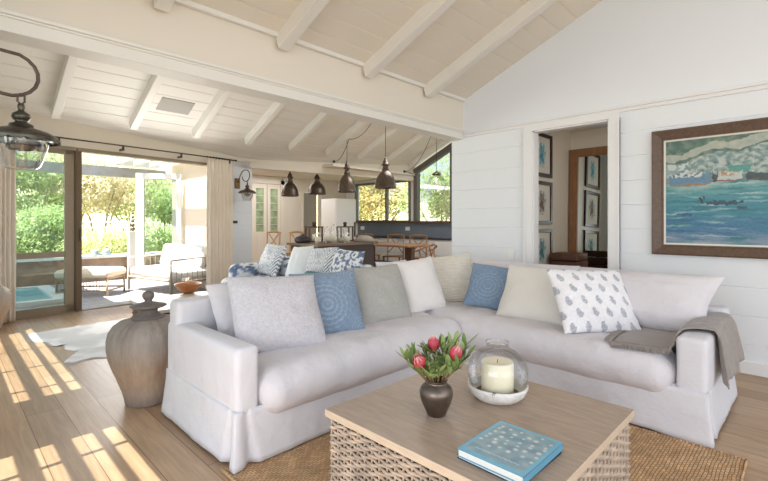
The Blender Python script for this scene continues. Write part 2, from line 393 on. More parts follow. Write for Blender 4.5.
for y in (7.45, 6.28, 5.0, 3.7): mb.box((GX - .05, y - .06, 1.3), (GX + .08, y + .06, zf(y) - .12 if y < 7.3 else 2.6))
mb.box((GX - .03, 3.5, 2.36), (GX + .06, 7.4, 2.44)) if False else None
mb.bar((GX, 7.5, zf(7.5) - .17), (GX, 3.5, zf(3.5) - .17), .12, .14)
mb.box((GX - .03, 5.0, 2.86), (GX + .06, 6.28, 2.93))
mb.build('window_frame', DGREY, w2)
gp = MB(); ys = [7.45, 3.5]
gp.add([(GX + .02, 7.45, 1.3), (GX + .02, 3.5, 1.3), (GX + .02, 3.5, zf(3.5) - .1), (GX + .02, 7.45, zf(7.45) - .1)], [(0, 1, 2, 3)])
gp.build('glass_pane', glass('gable_glass', (206, 222, 216), .30), w2)
struct('trim_6', MB().box((GX - .16, 3.6, 1.28), (GX, 9.9, 1.325)), DARKW)

# hallway behind the doorway
struct('wall_hall_left', MB().box((WX + .12, 2.5, 0), (6.9, 2.62, 2.66)), CREAM)
struct('wall_hall_back', MB().box((6.42, .2, 0), (6.54, 2.5, 2.66)), CREAM)
struct('wall_hall_right', MB().box((WX + .12, .08, 0), (6.54, .2, 2.66)), CREAM)
struct('ceiling_hall', MB().box((WX + .12, .08, 2.6), (6.9, 2.62, 2.66)), CEIL)

def rel(mb, o):            # world coordinates -> coordinates of an unrotated thing
    while o is not None:
        mb.xf(Matrix.Translation(-o.location)); o = o.parent
    return mb
def part(name, mb, m, root, label=None, **k):
    o = rel(mb, root).build(name, m, root, **k)
    if label: o['label'] = label
    return o

# ------------------------------------------------------------------ sectional sofa
sofa = thing('sectional_sofa', 'large L-shaped sofa in a white linen slipcover around the rattan coffee table', 'sofa', (2.6, 2.6, 0))
AX0, AX1 = 1.075, 1.21         # left arm
FY, BY = 2.13, 3.12           # front and back of the left wing
FX, BX = 3.10, 4.14           # front and back of the right wing
RY0, RY1 = .43, .59           # right arm
def cloth(a=.004, s=3.0, seed=0):
    def f(p, u):
        w = Vector((p.x, p.y, p.z)) * 1.0
        k = a * nz(w, s, seed) + a * .5 * nz(w, s * 3.1, seed + 5)
        n = Vector((u[0] ** 5, u[1] ** 5, u[2] ** 5)); n = n.normalized() if n.length > 1e-6 else n
        return n * k
    return f
# deep base
mb = MB()
mb.rbox(((AX0 + BX) / 2, (FY + BY) / 2 + .02, .19), (BX - AX0 - .04, BY - FY - .02, .25), .02, .12)
mb.rbox(((FX + BX) / 2 + .01, (RY0 + FY) / 2 + .1, .19), (BX - FX - .02, FY - RY0 + .16, .25), .02, .12)
part('base', mb, LINEN, sofa)
# arms and backs
part('armrest', MB().rbox(((AX0 + AX1) / 2, (FY + BY) / 2, .455), (AX1 - AX0, BY - FY, .36), .032, .06, cloth(.005, 3, 1)), LINEN, sofa)
part('armrest', MB().rbox(((FX + BX) / 2, (RY0 + RY1) / 2, .445), (BX - FX, RY1 - RY0, .34), .032, .06, cloth(.005, 3, 2)), LINEN, sofa)
part('backrest', MB().rbox(((AX0 + BX) / 2, BY - .08, .53), (BX - AX0 - .02, .16, .50), .035, .06, cloth(.006, 3, 3)), LINEN, sofa)
part('backrest', MB().rbox((BX - .08, (RY0 + BY) / 2, .475), (.16, BY - RY0 - .02, .39), .035, .06, cloth(.006, 3, 4)), LINEN, sofa)
# skirt that flares to the floor, with kick pleats at the outer corners
path = [(AX0, BY), (AX0, FY), (FX, FY), (FX, RY0), (BX, RY0), (BX, BY), (AX0, BY)]
sgn = [(-1, 0), (0, -1), (-1, 0), (0, -1), (1, 0), (0, 1)]
def skirt():
    mb = MB()
    pts = []
    for k in range(6):
        a, b = Vector(path[k]), Vector(path[k + 1]); L = (b - a).length; n = max(4, int(L / .018))
        ja = [0, 1, 0, 1, 1, 1][k]; 
        for i in range(n + 1):
            t = i / n; d0 = t * L; d1 = L - d0
            pts.append((a.lerp(b, t), Vector(sgn[k]), d0, d1, k))
    rows = 9; W = len(pts); vs = []
    corners_out = {1: 1, 3: 1}   # vertex index of the pleated corners
    for j in range(rows + 1):
        v = j / rows; z = .31 - .293 * v
        for (p, n, d0, d1, k) in pts:
            off = -.001 + .026 * v ** 1.3 + .008 * v * nz((p.x * 1.0, p.y, 0), 4.0) + .004 * v * nz((p.x, p.y, 1), 14)
            q = Vector((p.x, p.y))
            # pull points along the run so that outer corners meet when flared
            e0 = 1 if k in (0, 1, 3, 4, 5) else -1; e1 = 1 if k in (0, 2, 3, 4, 5) else -1
            if k == 0: e1 = 1; e0 = 1
            if k == 1: e0 = 1; e1 = -1
            if k == 2: e0 = -1; e1 = 1
            if k == 3: e0 = 1; e1 = 1
            dr = (Vector(path[k + 1]) - Vector(path[k])).normalized()
            f0 = max(0, 1 - d0 / .12); f1 = max(0, 1 - d1 / .12)
            q = q + dr * (-f0 * e0 + f1 * e1) * (-.001 + .026 * v ** 1.3)
            # kick pleat: a V-shaped fold beside the corner, opening downwards
            for dd, on in ((d0, k in (1, 3)), (d1, False), (d1, k in (0,)), (d0, k in (4,))):
                if on:
                    c = .055 + .03 * v; w = .012 + .03 * v
                    x = abs(dd - c) / w
                    if x < 1: off -= (1 - x) * (.02 + .03 * v)
            if k in (1, 2, 3):
                off += .006 * math.sin((d0 + z * 1.5) * 9 + k) * v * (1 - v) * 2 * min(1, d0 / .15, d1 / .15)
            q = q + n * off
            zz = z + (.012 * nz((p.x, p.y, 3), 2.5) if j == rows else 0) 
            vs.append((q.x, q.y, max(.008, zz)))
    fs = [(j * W + i, j * W + i + 1, (j + 1) * W + i + 1, (j + 1) * W + i) for j in range(rows) for i in range(W - 1)]
    mb.add(vs, fs, 0, True)
    return mb
o = part('skirt', skirt(), LINEN, sofa)
sd = o.modifiers.new('hem', 'SOLIDIFY'); sd.thickness = .004
for x, y in ((AX0 + .06, BY - .06), (AX0 + .06, FY + .06), (FX + .06, RY0 + .06), (BX - .06, RY0 + .06), (BX - .06, BY - .06)):
    part('foot', MB().box((x - .03, y - .03, 0), (x + .03, y + .03, .07)), PINE, sofa)
# seat cushions
def cush(bulge=.03, a=.008, seed=0, sag=0):
    def f(p, u):
        k = (1 - abs(u[0]) ** 3) * (1 - abs(u[1]) ** 3)
        w = a * nz(p, 2.2, seed) + a * .8 * nz((p.x, p.y, p.z), 5.5, seed + 3) + a * .4 * nz(p, 13, seed + 9)
        dz = (bulge * k + w) * (1 if u[2] > 0 else -.3) * min(1, abs(u[2]) * 1.5)
        fr = .012 * (1 - abs(u[2]) ** 2)
        return (math.copysign(fr, u[0]) * abs(u[0]) ** 8 + w * .5 * u[0] ** 3, math.copysign(fr, u[1]) * abs(u[1]) ** 8 + w * .5 * u[1] ** 3, dz)
    return f
part('seat_cushion', MB().rbox(((1.22 + 3.08) / 2, 2.52, .355), (1.86, .92, .27), .115, .035, cush(.022, .018, 2), maxn=60), LINEN2, sofa)
part('seat_cushion', MB().rbox((3.525, (.605 + 2.96) / 2, .352), (.94, 2.355, .265), .115, .035, cush(.022, .018, 8), maxn=70), LINEN2, sofa)

# a cushion in its own plane: x width, y height, z thickness
def pillow_mb(w, h, t, n=30, pinch=.045, seed=0, sag=.0, ruff=.010, flare=0):
    mb = MB(); mb.uv = []
    def P(u, v, side):
        pu = 1 - pinch * (1 - v * v) ; pv = 1 - pinch * (1 - u * u)
        ex = (1 - abs(u) ** 2.6) * (1 - abs(v) ** 2.6)
        z = t / 2 * ex ** .48 * side
        wr = ruff * nz((u * 1.3, v * 1.3, side), 1.8, seed) + ruff * .5 * nz((u * 2, v * 2, side), 3.5, seed + 4)
        # creases that run in from the corners
        cr = ruff * .6 * math.sin((abs(u) - abs(v)) * 16) * (abs(u * v)) * ex
        y = v * h / 2 * pv; x = u * w / 2 * pu * (1 + flare * v)
        y -= sag * h * (1 - u * u) * (v > 0) * v * v
        x += .018 * w * nz((v * 1.5, 0, 0), 1, seed); y += .018 * h * nz((u * 1.5, 3, 0), 1, seed)
        return (x, y, z + (wr + cr) * min(1, ex * 3) * side)
    for side in (1, -1):
        o = len(mb.v)
        for j in range(n + 1):
            for i in range(n + 1):
                # denser near the rim
                u = math.sin((i / n * 2 - 1) * math.pi / 2); v = math.sin((j / n * 2 - 1) * math.pi / 2)
                u = .45 * u + .55 * (i / n * 2 - 1); v = .45 * v + .55 * (j / n * 2 - 1)
                mb.v.append(P(u, v, side)); mb.uv.append((u, v))
        W = n + 1
        for j in range(n):
            for i in range(n):
                f = (o + j * W + i, o + j * W + i + 1, o + (j + 1) * W + i + 1, o + (j + 1) * W + i)
                mb.f.append(f if side > 0 else f[::-1]); mb.m.append(0); mb.sm.append(True)
    return mb
def place(BL, BR, z, h, t, lean, roll=0, up=0):
    BL, BR = Vector((BL[0], BL[1], 0)), Vector((BR[0], BR[1], 0)); r = (BR - BL).normalized(); f = Vector((r.y, -r.x, 0))
    a = R(lean); upv = Vector((0, 0, 1)) * math.cos(a) - f * math.sin(a); n = r.cross(upv)
    Rm = Matrix((r, upv, n)).transposed().to_4x4()
    c = (BL + BR) / 2 + Vector((0, 0, z)) + upv * h / 2
    return Matrix.Translation(c) @ Rm @ Matrix.Rotation(R(roll), 4, 'Z')
def pillow(name, label, cat, m, BL, BR, z, h, t, lean, w=None, roll=0, col=None, group=None, n=30, weld=True, **k):
    w = w or (Vector(BR) - Vector(BL)).length
    mb = pillow_mb(w, h, t, n=n, **k); uv = mb.uv
    o = mb.build(name, m, None, M=place(BL, BR, z, h, t, lean, roll), colfn=(lambda i, v: col(*uv[i])) if col else None)
    return tag(o, label, cat, group)
def pillow_part(name, root, m, BL, BR, z, h, t, lean, w=None, roll=0, label=None, **k):
    w = w or (Vector(BR) - Vector(BL)).length
    mb = pillow_mb(w, h, t, **k); mb.xf(place(BL, BR, z, h, t, lean, roll)); return part(name, mb, m, root, label)
SZ = .485
# loose back cushions of the sofa
pillow_part('back_cushion', sofa, LINEN2, (1.27, 2.72), (1.98, 2.72), SZ - .01, .46, .20, 31, seed=3, pinch=.03)
pillow_part('back_cushion', sofa, LINEN2, (1.96, 2.74), (2.74, 2.74), SZ - .01, .44, .20, 28, seed=4, pinch=.02)
pillow_part('back_cushion', sofa, LINEN2, (2.72, 2.74), (3.50, 2.74), SZ - .01, .44, .20, 28, seed=5, pinch=.02)
pillow_part('back_cushion', sofa, LINEN2, (3.80, 2.62), (3.80, 1.46), SZ - .01, .46, .22, 18, seed=6, pinch=.02)
pillow_part('back_cushion', sofa, LINEN2, (3.74, 1.46), (3.70, .54), SZ + .01, .48, .26, 32, seed=7, pinch=.06, n=36, w=1.0, flare=.08)

# patterns
def medallion(base, pale):
    def f(u, v):
        for cx, cy, r in ((-.15, -.1, .75), (.85, .75, .5), (-.95, .95, .45), (.9, -.95, .45)):
            d = math.hypot(u - cx, v - cy); a = math.atan2(v - cy, u - cx)
            if d < r:
                k = .5 + .5 * math.cos(d / r * 31); p = .5 + .5 * math.cos(a * 20 + (3 if int(d / r * 5) % 2 else 0))
                return lerp(base, pale, .62 * k * (.15 + .85 * p))
        return lerp(base, pale, .18 * (.5 + .5 * math.sin(u * 22) * math.sin(v * 22)))
    return f
def plain(c, d=None, f=10):
    return lambda u, v: c
def paisley(u, v):
    c = (236, 234, 236); g = (172, 174, 182)
    row = math.floor((v + 1) * 2.6 + .2); yy = ((v + 1) * 2.6 + .2) - row - .5
    x = (u + 1) * 2.6 + (.5 if row % 2 else 0); xx = x - math.floor(x) - .5
    yy2 = yy; xx2 = xx + .05 * math.sin(yy * 5)
    d = math.hypot(xx2 / (.19 if yy < .05 else .14), yy2 / .36)
    if d < 1: return lerp(g, c, .35 if .40 < d < .62 else 0.0)
    return c
def chevron(u, v):
    c = (244, 244, 242); b = (62, 84, 122)
    x = u * 2.2; t = (v * 4.2 + abs((x % 1.4) - .7) * 3.4); s = t - math.floor(t)
    k = (s < .42) * (.75 + .4 * nz((u, v, 0), 3)); 
    return lerp(c, b, max(0, min(1, k)) * .9)
def floral(x, y):
    c = (232, 234, 238); n = nz((x, y, 0), 9.5, 3) - .05; m2 = nz((x, y, 2), 15, 7)
    k = sstep(.02, .12, n + .35 * m2); col = lerp(c, (74, 98, 140), k * .8)
    if m2 > .28 and n < 0: col = (92, 108, 120)
    return col

# cushions of the left wing, from the left
OAT = mat('oatmeal_weave', (204, 200, 204), .9, bump=(70, .9, 3), var=(45, .07))
pillow('cushion', 'large oatmeal woven cushion in front at the left end of the sofa', 'cushion', OAT, (1.27, 2.43), (1.77, 2.31), SZ, .52, .20, 31, w=.60, roll=-2, seed=12, ruff=.012)
pillow('cushion', 'blue medallion print cushion between the oatmeal and the grey linen ones', 'cushion', PATT, (1.73, 2.50), (2.19, 2.38), SZ, .48, .16, 22, w=.53, roll=1, col=medallion((122, 142, 164), (184, 196, 210)), seed=13, n=70)
GLIN = mat('grey_linen', (176, 174, 168), .9, bump=(180, .5, 3), var=(50, .07))
pillow('cushion', 'warm grey linen cushion to the right of the blue medallion one', 'cushion', GLIN, (2.28, 2.50), (2.78, 2.40), SZ, .49, .17, 24, roll=1, seed=14, ruff=.012)
pillow('cushion', 'smooth white cushion to the right of the grey linen one', 'cushion', mat('white_cotton', (232, 228, 224), .85, bump=(200, .3), var=(3, .015)), (2.84, 2.52), (3.30, 2.44), SZ, .50, .17, 20, roll=5, seed=15)
pillow('cushion', 'small white cushion corner peeping out behind the grey linen cushion', 'cushion', LINEN2, (2.76, 2.66), (3.14, 2.62), SZ, .485, .13, 22, seed=16, n=20)
# corner and right wing
KNIT = mat('cream_rib_knit', (224, 217, 204), .9, var=(20, .04))
nt = KNIT.node_tree; wv = nt.nodes.new('ShaderNodeTexWave'); wv.bands_direction = 'Y'; wv.inputs['Scale'].default_value = 14; wv.inputs['Distortion'].default_value = 1.2; wv.inputs['Detail Scale'].default_value = 3
tcn = nt.nodes.new('ShaderNodeTexCoord'); nt.links.new(tcn.outputs['Object'], wv.inputs['Vector']); bpn = nt.nodes.new('ShaderNodeBump'); bpn.inputs['Strength'].default_value = .7; bpn.inputs['Distance'].default_value = .008
nt.links.new(wv.outputs['Fac'], bpn.inputs['Height']); nt.links.new(bpn.outputs[0], nt.nodes['Principled BSDF'].inputs['Normal'])
pillow('cushion', 'cream rib-knit cushion standing in the corner of the sofa', 'cushion', KNIT, (3.36, 2.80), (3.78, 2.38), SZ, .50, .15, 20, roll=6, w=.54, seed=17)
pillow('cushion', 'blue print cushion with one corner up beside the cream rib-knit one', 'cushion', PATT, (3.42, 2.28), (3.58, 1.88), SZ + .02, .43, .14, 28, w=.47, roll=-7, col=medallion((116, 138, 162), (164, 182, 200)), seed=18, n=70)
pillow('cushion', 'large plain cream cushion between the blue print and the leaf-block print ones', 'cushion', mat('cream_cotton', (220, 216, 208), .85, bump=(200, .3), var=(3, .02)), (3.34, 1.95), (3.42, 1.33), SZ, .50, .18, 33, w=.60, roll=-2, seed=19)
pillow('cushion', 'white cushion block-printed with grey sprigs, on the right wing of the sofa', 'cushion', PATT, (3.15, 1.27), (3.66, .89), SZ, .52, .17, 33, w=.62, roll=-2, col=paisley, seed=20, n=80)

# throw over the right arm
TAUPE = mat('taupe_wool', (154, 144, 138), .95, bump=(160, .6, 3), var=(40, .08), sheen=.3)
th = thing('throw_blanket', 'taupe fringed throw draped over the right arm of the sofa', 'blanket', (3.6, .5, .5))
def throw():
    prof = [(.93, .500), (.87, .506), (.78, .508), (.68, .510), (.625, .522), (.603, .56), (.598, .60), (.585, .626), (.55, .634), (.50, .637), (.45, .634), (.418, .622), (.405, .58), (.396, .50), (.386, .42), (.376, .34)]
    mb = MB(); n = 46
    def fn(u, v):
        k = v * (len(prof) - 1); i = min(int(k), len(prof) - 2); f = k - i
        y = prof[i][0] * (1 - f) + prof[i + 1][0] * f; z = prof[i][1] * (1 - f) + prof[i + 1][1] * f
        X = 3.17 + u * .62 + v * .12
        if v > .6: X = 3.28 + (u) * (.70 - .1 * (v - .6)) + .0
        X = (1 - sstep(.3, .7, v)) * (3.13 + u * .60) + sstep(.3, .7, v) * (3.30 + u * .68)
        fold = math.sin(u * 19 + v * 3) * .5 + math.sin(u * 41 + 1) * .25
        amp = .004 + .022 * sstep(.66, 1, v) + .006 * sstep(.3, .5, v)
        y -= amp * (fold + .5) if v > .66 else 0
        z += amp * (fold + .6) * (1 if v < .72 else 0) + .004 * nz((X, y, 0), 9)
        z -= .05 * sstep(.7, 1, v) * (1 - u) * .8 - .03 * sstep(.8, 1, v) * math.sin(u * 7)
        if v < .25: y += .05 * (1 - v / .25) * math.sin(u * 2.4 + .4)
        return (X, y, z)
    mb.grid(fn, n, 44); mb.fn = fn
    return mb
tmb = throw(); tfn = tmb.fn
o = part('blanket', tmb, TAUPE, th); sd = o.modifiers.new('thick', 'SOLIDIFY'); sd.thickness = .007; sd.offset = 1
fr = MB()
for i in range(120):
    u = i / 119; a = Vector(tfn(u, 0)) + Vector((0, 0, .004)); L = .045 + .012 * random.random()
    fr.tube([a, a + Vector((random.uniform(-.004, .004), L * .5, .001)), a + Vector((random.uniform(-.01, .01), L, -.002))], [.0024, .0022, .001], 4)
    fr.tube([Vector(tfn(0, u * .30)) + Vector((0, 0, .006)), Vector(tfn(0, u * .30)) + Vector((-.018, 0, -.002)), Vector(tfn(0, u * .30)) + Vector((-.034, random.uniform(-.008, .008), -.028))], [.003, .0026, .0014], 4)
part('fringe', fr, TAUPE, th)

# ------------------------------------------------------------------ coffee table of woven rattan
TX0, TX1, TY0, TY1, TZ = 1.225, 2.205, .575, 1.58, .45
ct = thing('coffee_table', 'square rattan coffee table with a limed oak top in front of the white sofa', 'coffee table', ((TX0 + TX1) / 2, (TY0 + TY1) / 2, 0))
tp_ = MB().box((TX0, TY0, TZ - .034), (TX1, TY1, TZ)); tp_.m = [0, 0, 1, 1, 1, 1]
part('tabletop', tp_, [WOODT, WOODE], ct, bevel=.003)
RAT = mat('grey_rattan', (188, 168, 148), .6, var=(16, .28), bump=(60, .2))
RATD0 = 1
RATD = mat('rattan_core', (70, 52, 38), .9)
def weave(P, A, H, n, pitch=.0175, sp=.042, r=.0074, amp=.0065):
    mb = MB(); L = A.length; a = A.normalized(); k = int(L / sp); rows = int(H / pitch)
    for j in range(rows):
        z = (j + .5) * pitch; pts = []
        for i in range(k * 4 + 1):
            t = i / 4; ph = math.pi * (t + j)
            pts.append(P + a * (t * L / k) + n * (amp * math.cos(ph)) + Vector((0, 0, z + .0012 * math.sin(i * 1.7 + j * 2.3))))
        mb.tube(pts, r * (1 + .08 * math.sin(j * 5.1)), 5)
    for i in range(k + 1):
        b = P + a * (i * L / k) - n * .001
        mb.tube([b, b + Vector((0, 0, H))], .005, 5)
    return mb
i0 = .022
cs = [(Vector((TX0 + i0, TY1 - i0, .014)), Vector((0, -(TY1 - TY0 - 2 * i0), 0)), Vector((-1, 0, 0))),
      (Vector((TX0 + i0, TY0 + i0, .014)), Vector((TX1 - TX0 - 2 * i0, 0, 0)), Vector((0, -1, 0))),
      (Vector((TX1 - i0, TY0 + i0, .014)), Vector((0, TY1 - TY0 - 2 * i0, 0)), Vector((1, 0, 0))),
      (Vector((TX1 - i0, TY1 - i0, .014)), Vector((-(TX1 - TX0 - 2 * i0), 0, 0)), Vector((0, 1, 0)))]
for P, A, nn in cs: part('woven_panel', weave(P, A, TZ - .034 - .016, nn), RAT, ct)
part('inner_box', MB().box((TX0 + i0 + .012, TY0 + i0 + .012, .014), (TX1 - i0 - .012, TY1 - i0 - .012, TZ - .035)), RATD, ct)

# rug under the table
RX0, RX1, RG0, RG1 = 1.03, 3.06, .255, 2.2
rug = MB().grid(lambda u, v: (RX0 + (RX1 - RX0) * u, RG0 + (RG1 - RG0) * v, .010 + .0012 * nz((u * 9, v * 9, 0))), 60, 60)
rb = MB().box((RX0, RG0, .001), (RX1, RG1, .0085)); rb.add(rug.v, rug.f, 0, True)
JUTE = jute_mat()
rt = thing('jute_rug', 'natural jute rug under the rattan coffee table', 'rug', ((RX0 + RX1) / 2, (RG0 + RG1) / 2, 0))
part('weave', rb, JUTE, rt)
bd = MB()
for (a, b) in (((RX0, RG0), (RX1, RG0)), ((RX1, RG0), (RX1, RG1)), ((RX0, RG0), (RX0, RG1))):
    a = Vector((a[0], a[1], .009)); b = Vector((b[0], b[1], .009)); n = int((b - a).length / .012)
    bd.tube([a.lerp(b, i / n) + Vector((0, 0, .0015 * math.sin(i * 1.6))) for i in range(n + 1)], .009, 6)
part('braided_edge', bd, JUTE, rt)

# ------------------------------------------------------------------ things on the coffee table
def spin(name, prof, c, m, root=None, n=40, **k):
    mb = MB().lathe(prof, (0, 0, 0) if root is None else c, n, **k)
    return mb
vc = Vector((1.535, 1.185, TZ))
vs_ = thing('flower_vase', 'small dark pewter vase holding three pink proteas on the coffee table', 'vase', vc)
prof = [(0, 0), (.036, 0), (.040, .004), (.050, .025), (.064, .055), (.073, .085), (.074, .105), (.066, .125), (.050, .139), (.044, .145), (.047, .152), (.052, .156), (.050, .158), (.043, .152), (.040, .145), (.044, .135), (.055, .11), (.05, .05), (0, .03)]
MB().lathe(prof, (0, 0, 0), 40).build('vase_body', mat('vase_pewter', (108, 96, 86), .30, metal=.8, var=(18, .25)), vs_)
# proteas: a bouquet of its own
LEAF = mat('protea_leaf', (104, 128, 62), .5, var=(14, .3)); LEAF2 = mat('protea_leaf_silver', (146, 166, 104), .5, var=(14, .2))
STEM = mat('protea_stem', (120, 96, 60), .6)
bq = thing('protea', 'tallest pink protea, at the back of the pewter vase', 'flower', vc + Vector((0, 0, .03)), group='proteas in the pewter vase')
def leaf_mb(mb, p, d, L, w, mi=0, curl=.25):
    d = Vector(d).normalized(); up = Vector((0, 0, 1)); r = d.cross(up); r = r.normalized() if r.length > .01 else Vector((1, 0, 0)); nn = r.cross(d)
    n = 6; vs = []
    for i in range(n + 1):
        t = i / n; ww = w * math.sin(math.pi * min(.999, t * .93 + .05)) ** .8
        c = Vector(p) + d * L * t + nn * (curl * L * (t * t) * .6)
        for s in (-1, 0, 1): vs.append(c + r * s * ww / 2 + nn * (abs(s) * ww * .18))
    fs = [(i * 3 + j, i * 3 + j + 1, (i + 1) * 3 + j + 1, (i + 1) * 3 + j) for i in range(n) for j in range(2)]
    mb.add(vs, fs, mi, True)
PRO = mat('protea_bract', rough=.5, attr='Col', var=(60, .1))
CONE = mat('protea_cone', (120, 40, 60), .8, bump=(200, .5))
def protea(root, tip, r, h, seed):
    rnd = random.Random(seed); base = Vector((0, 0, .02)); tip = Vector(tip)
    q = tip - Vector((0, 0, h * .5)); mid = Vector((q.x * .35, q.y * .35, .12))
    MB().tube([base, mid, q], .0045, 6).build('stem', STEM, root)
    ax = (q - mid).normalized(); xx = ax.orthogonal().normalized(); yy = ax.cross(xx)
    mb = MB(); cols = []
    for ring, (cnt, ra, z0, L, op) in enumerate([(10, .62, 0, .75, .35), (10, .85, .0, .85, .25), (10, .95, .02, 1.0, .12), (9, .8, .05, 1.05, .0), (8, .55, .08, 1.1, -.1)]):
        for k in range(cnt):
            a = 2 * math.pi * (k + ring * .5) / cnt + rnd.uniform(-.1, .1); rad = xx * math.cos(a) + yy * math.sin(a); tg = ax.cross(rad)
            n = 6; vs = []
            for i in range(n + 1):
                t = i / n; ro = r * ra * (math.sin(math.pi * (.12 + .62 * t)) ** .9) * (1 + op * t * .5)
                zz = h * (z0 + L * t * .95); ww = r * .62 * math.sin(math.pi * (.1 + .86 * t)) ** .7
                for s in (-1, 0, 1):
                    vs.append(q + ax * zz + rad * (ro - abs(s) * ww * .12) + tg * s * ww / 2)
                    c = lerp((150, 30, 48), (206, 84, 98), t ** .8) if ring < 4 else lerp((170, 50, 66), (224, 150, 150), t)
                    if t < .25: c = lerp((150, 140, 80), c, t / .25)
                    if t > .9: c = lerp(c, (250, 214, 200), .6)
                    cols.append(c)
            fs = [(i * 3 + j, i * 3 + j + 1, (i + 1) * 3 + j + 1, (i + 1) * 3 + j) for i in range(n) for j in range(2)]
            mb.add(vs, fs, 0, True)
    mb.build('bloom', PRO, root, colfn=lambda i, v: cols[i])
    cn = MB().ball(q + ax * h * .5, r * .42, 12, (1, 1, 1.3)); cn.build('cone', CONE, root)
    lf = MB()
    for k in range(15):
        a = rnd.uniform(0, 6.28); t = rnd.uniform(.25, 1.0); p = mid.lerp(q, t); el = rnd.uniform(.15, 1.0)
        leaf_mb(lf, p, (math.cos(a), math.sin(a), el), rnd.uniform(.055, .095), rnd.uniform(.018, .028), rnd.randrange(2), rnd.uniform(-.1, .4))
    lf.build('leaves', [LEAF, LEAF2], root)
def on(px, py, s):          # offset from the vase base
    return at(px, py, s) - (vc + Vector((0, 0, .03)))
protea(bq, on(434, 345, 1.99), .028, .062, 1)
b2 = thing('protea', 'open red-pink protea, leftmost of the three in the pewter vase', 'flower', vc + Vector((0, 0, .03)), group='proteas in the pewter vase'); protea(b2, on(423, 360, 1.87), .030, .066, 2)
b3 = thing('protea', 'pink protea, rightmost of the three in the pewter vase', 'flower', vc + Vector((0, 0, .03)), group='proteas in the pewter vase'); protea(b3, on(452, 353, 1.90), .030, .066, 3)
gr = thing('foliage_sprig', 'loose green protea leaves spreading around the blooms in the pewter vase', 'leaves', vc + Vector((0, 0, .03)))
lf = MB(); st = MB()
for px, py, s in ((405, 358, 1.86), (412, 352, 1.95), (462, 352, 1.92), (467, 356, 1.97), (466, 346, 1.99), (455, 342, 2.0), (444, 342, 2.02), (440, 372, 1.83), (430, 374, 1.82), (459, 366, 1.86), (414, 368, 1.86), (448, 350, 2.05), (425, 350, 2.05)):
    q = Vector(on(px, py, s)); m_ = Vector((q.x * .3, q.y * .3, .12)); st.tube([(0, 0, .03), m_, q], .0028, 5)
    for k in range(8):
        t = .35 + .65 * k / 7; p = m_.lerp(q, t); a = k * 2.4 + px; d = (q - m_).normalized() * .9 + Vector((math.cos(a), math.sin(a), .3)) * .7
        leaf_mb(lf, p, d, .062 + .02 * math.sin(k + px), .022, k % 2, .2)
lf.build('leaves', [LEAF, LEAF2], gr); st.build('stem', STEM, gr)

bc = Vector((1.885, 1.085, TZ))
bw = thing('stone_bowl', 'low white stone dish with a chipped rim holding the candle', 'bowl', bc)
dish = MB().lathe([(0, 0), (.085, 0), (.10, .006), (.128, .03), (.141, .058), (.142, .072), (.136, .074), (.131, .068), (.118, .04), (.09, .022), (0, .020)], (0, 0, 0), 56, wob=lambda a, z: 1 + .008 * math.sin(a * 5) + .005 * math.sin(a * 11)).build('dish', mat('whitewashed_stone', (226, 222, 216), .85, var=(26, .12), bump=(50, .8, 5)), bw)
for a, w in ((3.5, .11), (5.3, .16), (1.2, .12), (.2, .08)):
    ch = MB(); ch.add([((.1365 if j == 0 else .143) * math.cos(a + w * i / 6), (.1365 if j == 0 else .143) * math.sin(a + w * i / 6), .0755 if j == 0 else .068 - .006 * math.sin(i * 2.1)) for i in range(7) for j in range(2)], [(i * 2, i * 2 + 1, i * 2 + 3, i * 2 + 2) for i in range(6)])
    ch.build('rim_chip', mat('chip_dark', (60, 44, 34), .9), dish)
MB().lathe([(0, .0235), (.116, .0235), (.117, .03), (0, .031)], (0, 0, 0), 40).build('dark_inlay', DARKW, bw)
cn = thing('pillar_candle', 'thick cream pillar candle under the glass dome', 'candle', bc + Vector((0, 0, .032)))
wax = MB().lathe([(0, 0), (.074, 0), (.076, .004), (.076, .142), (.073, .147), (.066, .148), (.05, .141), (0, .138)], (0, 0, 0), 40).build('wax', mat('cream_wax', (242, 233, 206), .45, sub=.3), cn)
MB().tube([(0, 0, .135), (.001, 0, .155)], .0015, 5).build('wick', mat('wick_black', (30, 26, 24), .9), wax)
dome = MB().shell([(.119, .0), (.131, .028), (.140, .065), (.141, .095), (.135, .128), (.119, .157), (.094, .181), (.068, .195), (.052, .204), (.050, .224), (.056, .232), (.049, .231)], (0, 0, 0), 56)
o = dome.build('glass_cloche', GLASSJ, None, M=Matrix.Translation(bc + Vector((0, 0, .042))))
tag(o, 'clear glass hurricane dome with an open neck standing in the stone dish', 'glass dome')

def bookcol(i, v):
    x, y = v[0], v[1]
    return (118, 176, 198)
BK = thing('coffee_table_book', 'pale blue hardback with a dotted cover on the coffee table, upper of the two books', 'book', (1.445, .778, TZ + .0145))
BLU = mat('book_cloth_blue', (98, 156, 182), .4); PAGES = mat('book_pages', (238, 236, 228), .8, bump=(300, .5))
hx, hy = .152, .127
MB().box((-hx, -hy, .0), (hx, hy, .003)).box((-hx, -hy, .025), (hx, hy, .028)).box((-hx, -hy, 0), (hx, -hy + .004, .028)).build('cover', BLU, BK, bevel=.001)
MB().box((-hx + .004, -hy + .005, .003), (hx - .004, hy - .004, .025)).build('page_block', PAGES, BK)
cov = MB().grid(lambda u, v: (-hx + 2 * hx * u, -hy + 2 * hy * v, .0283), 150, 124, smooth=False)
dots = []
rd = random.Random(4)
 
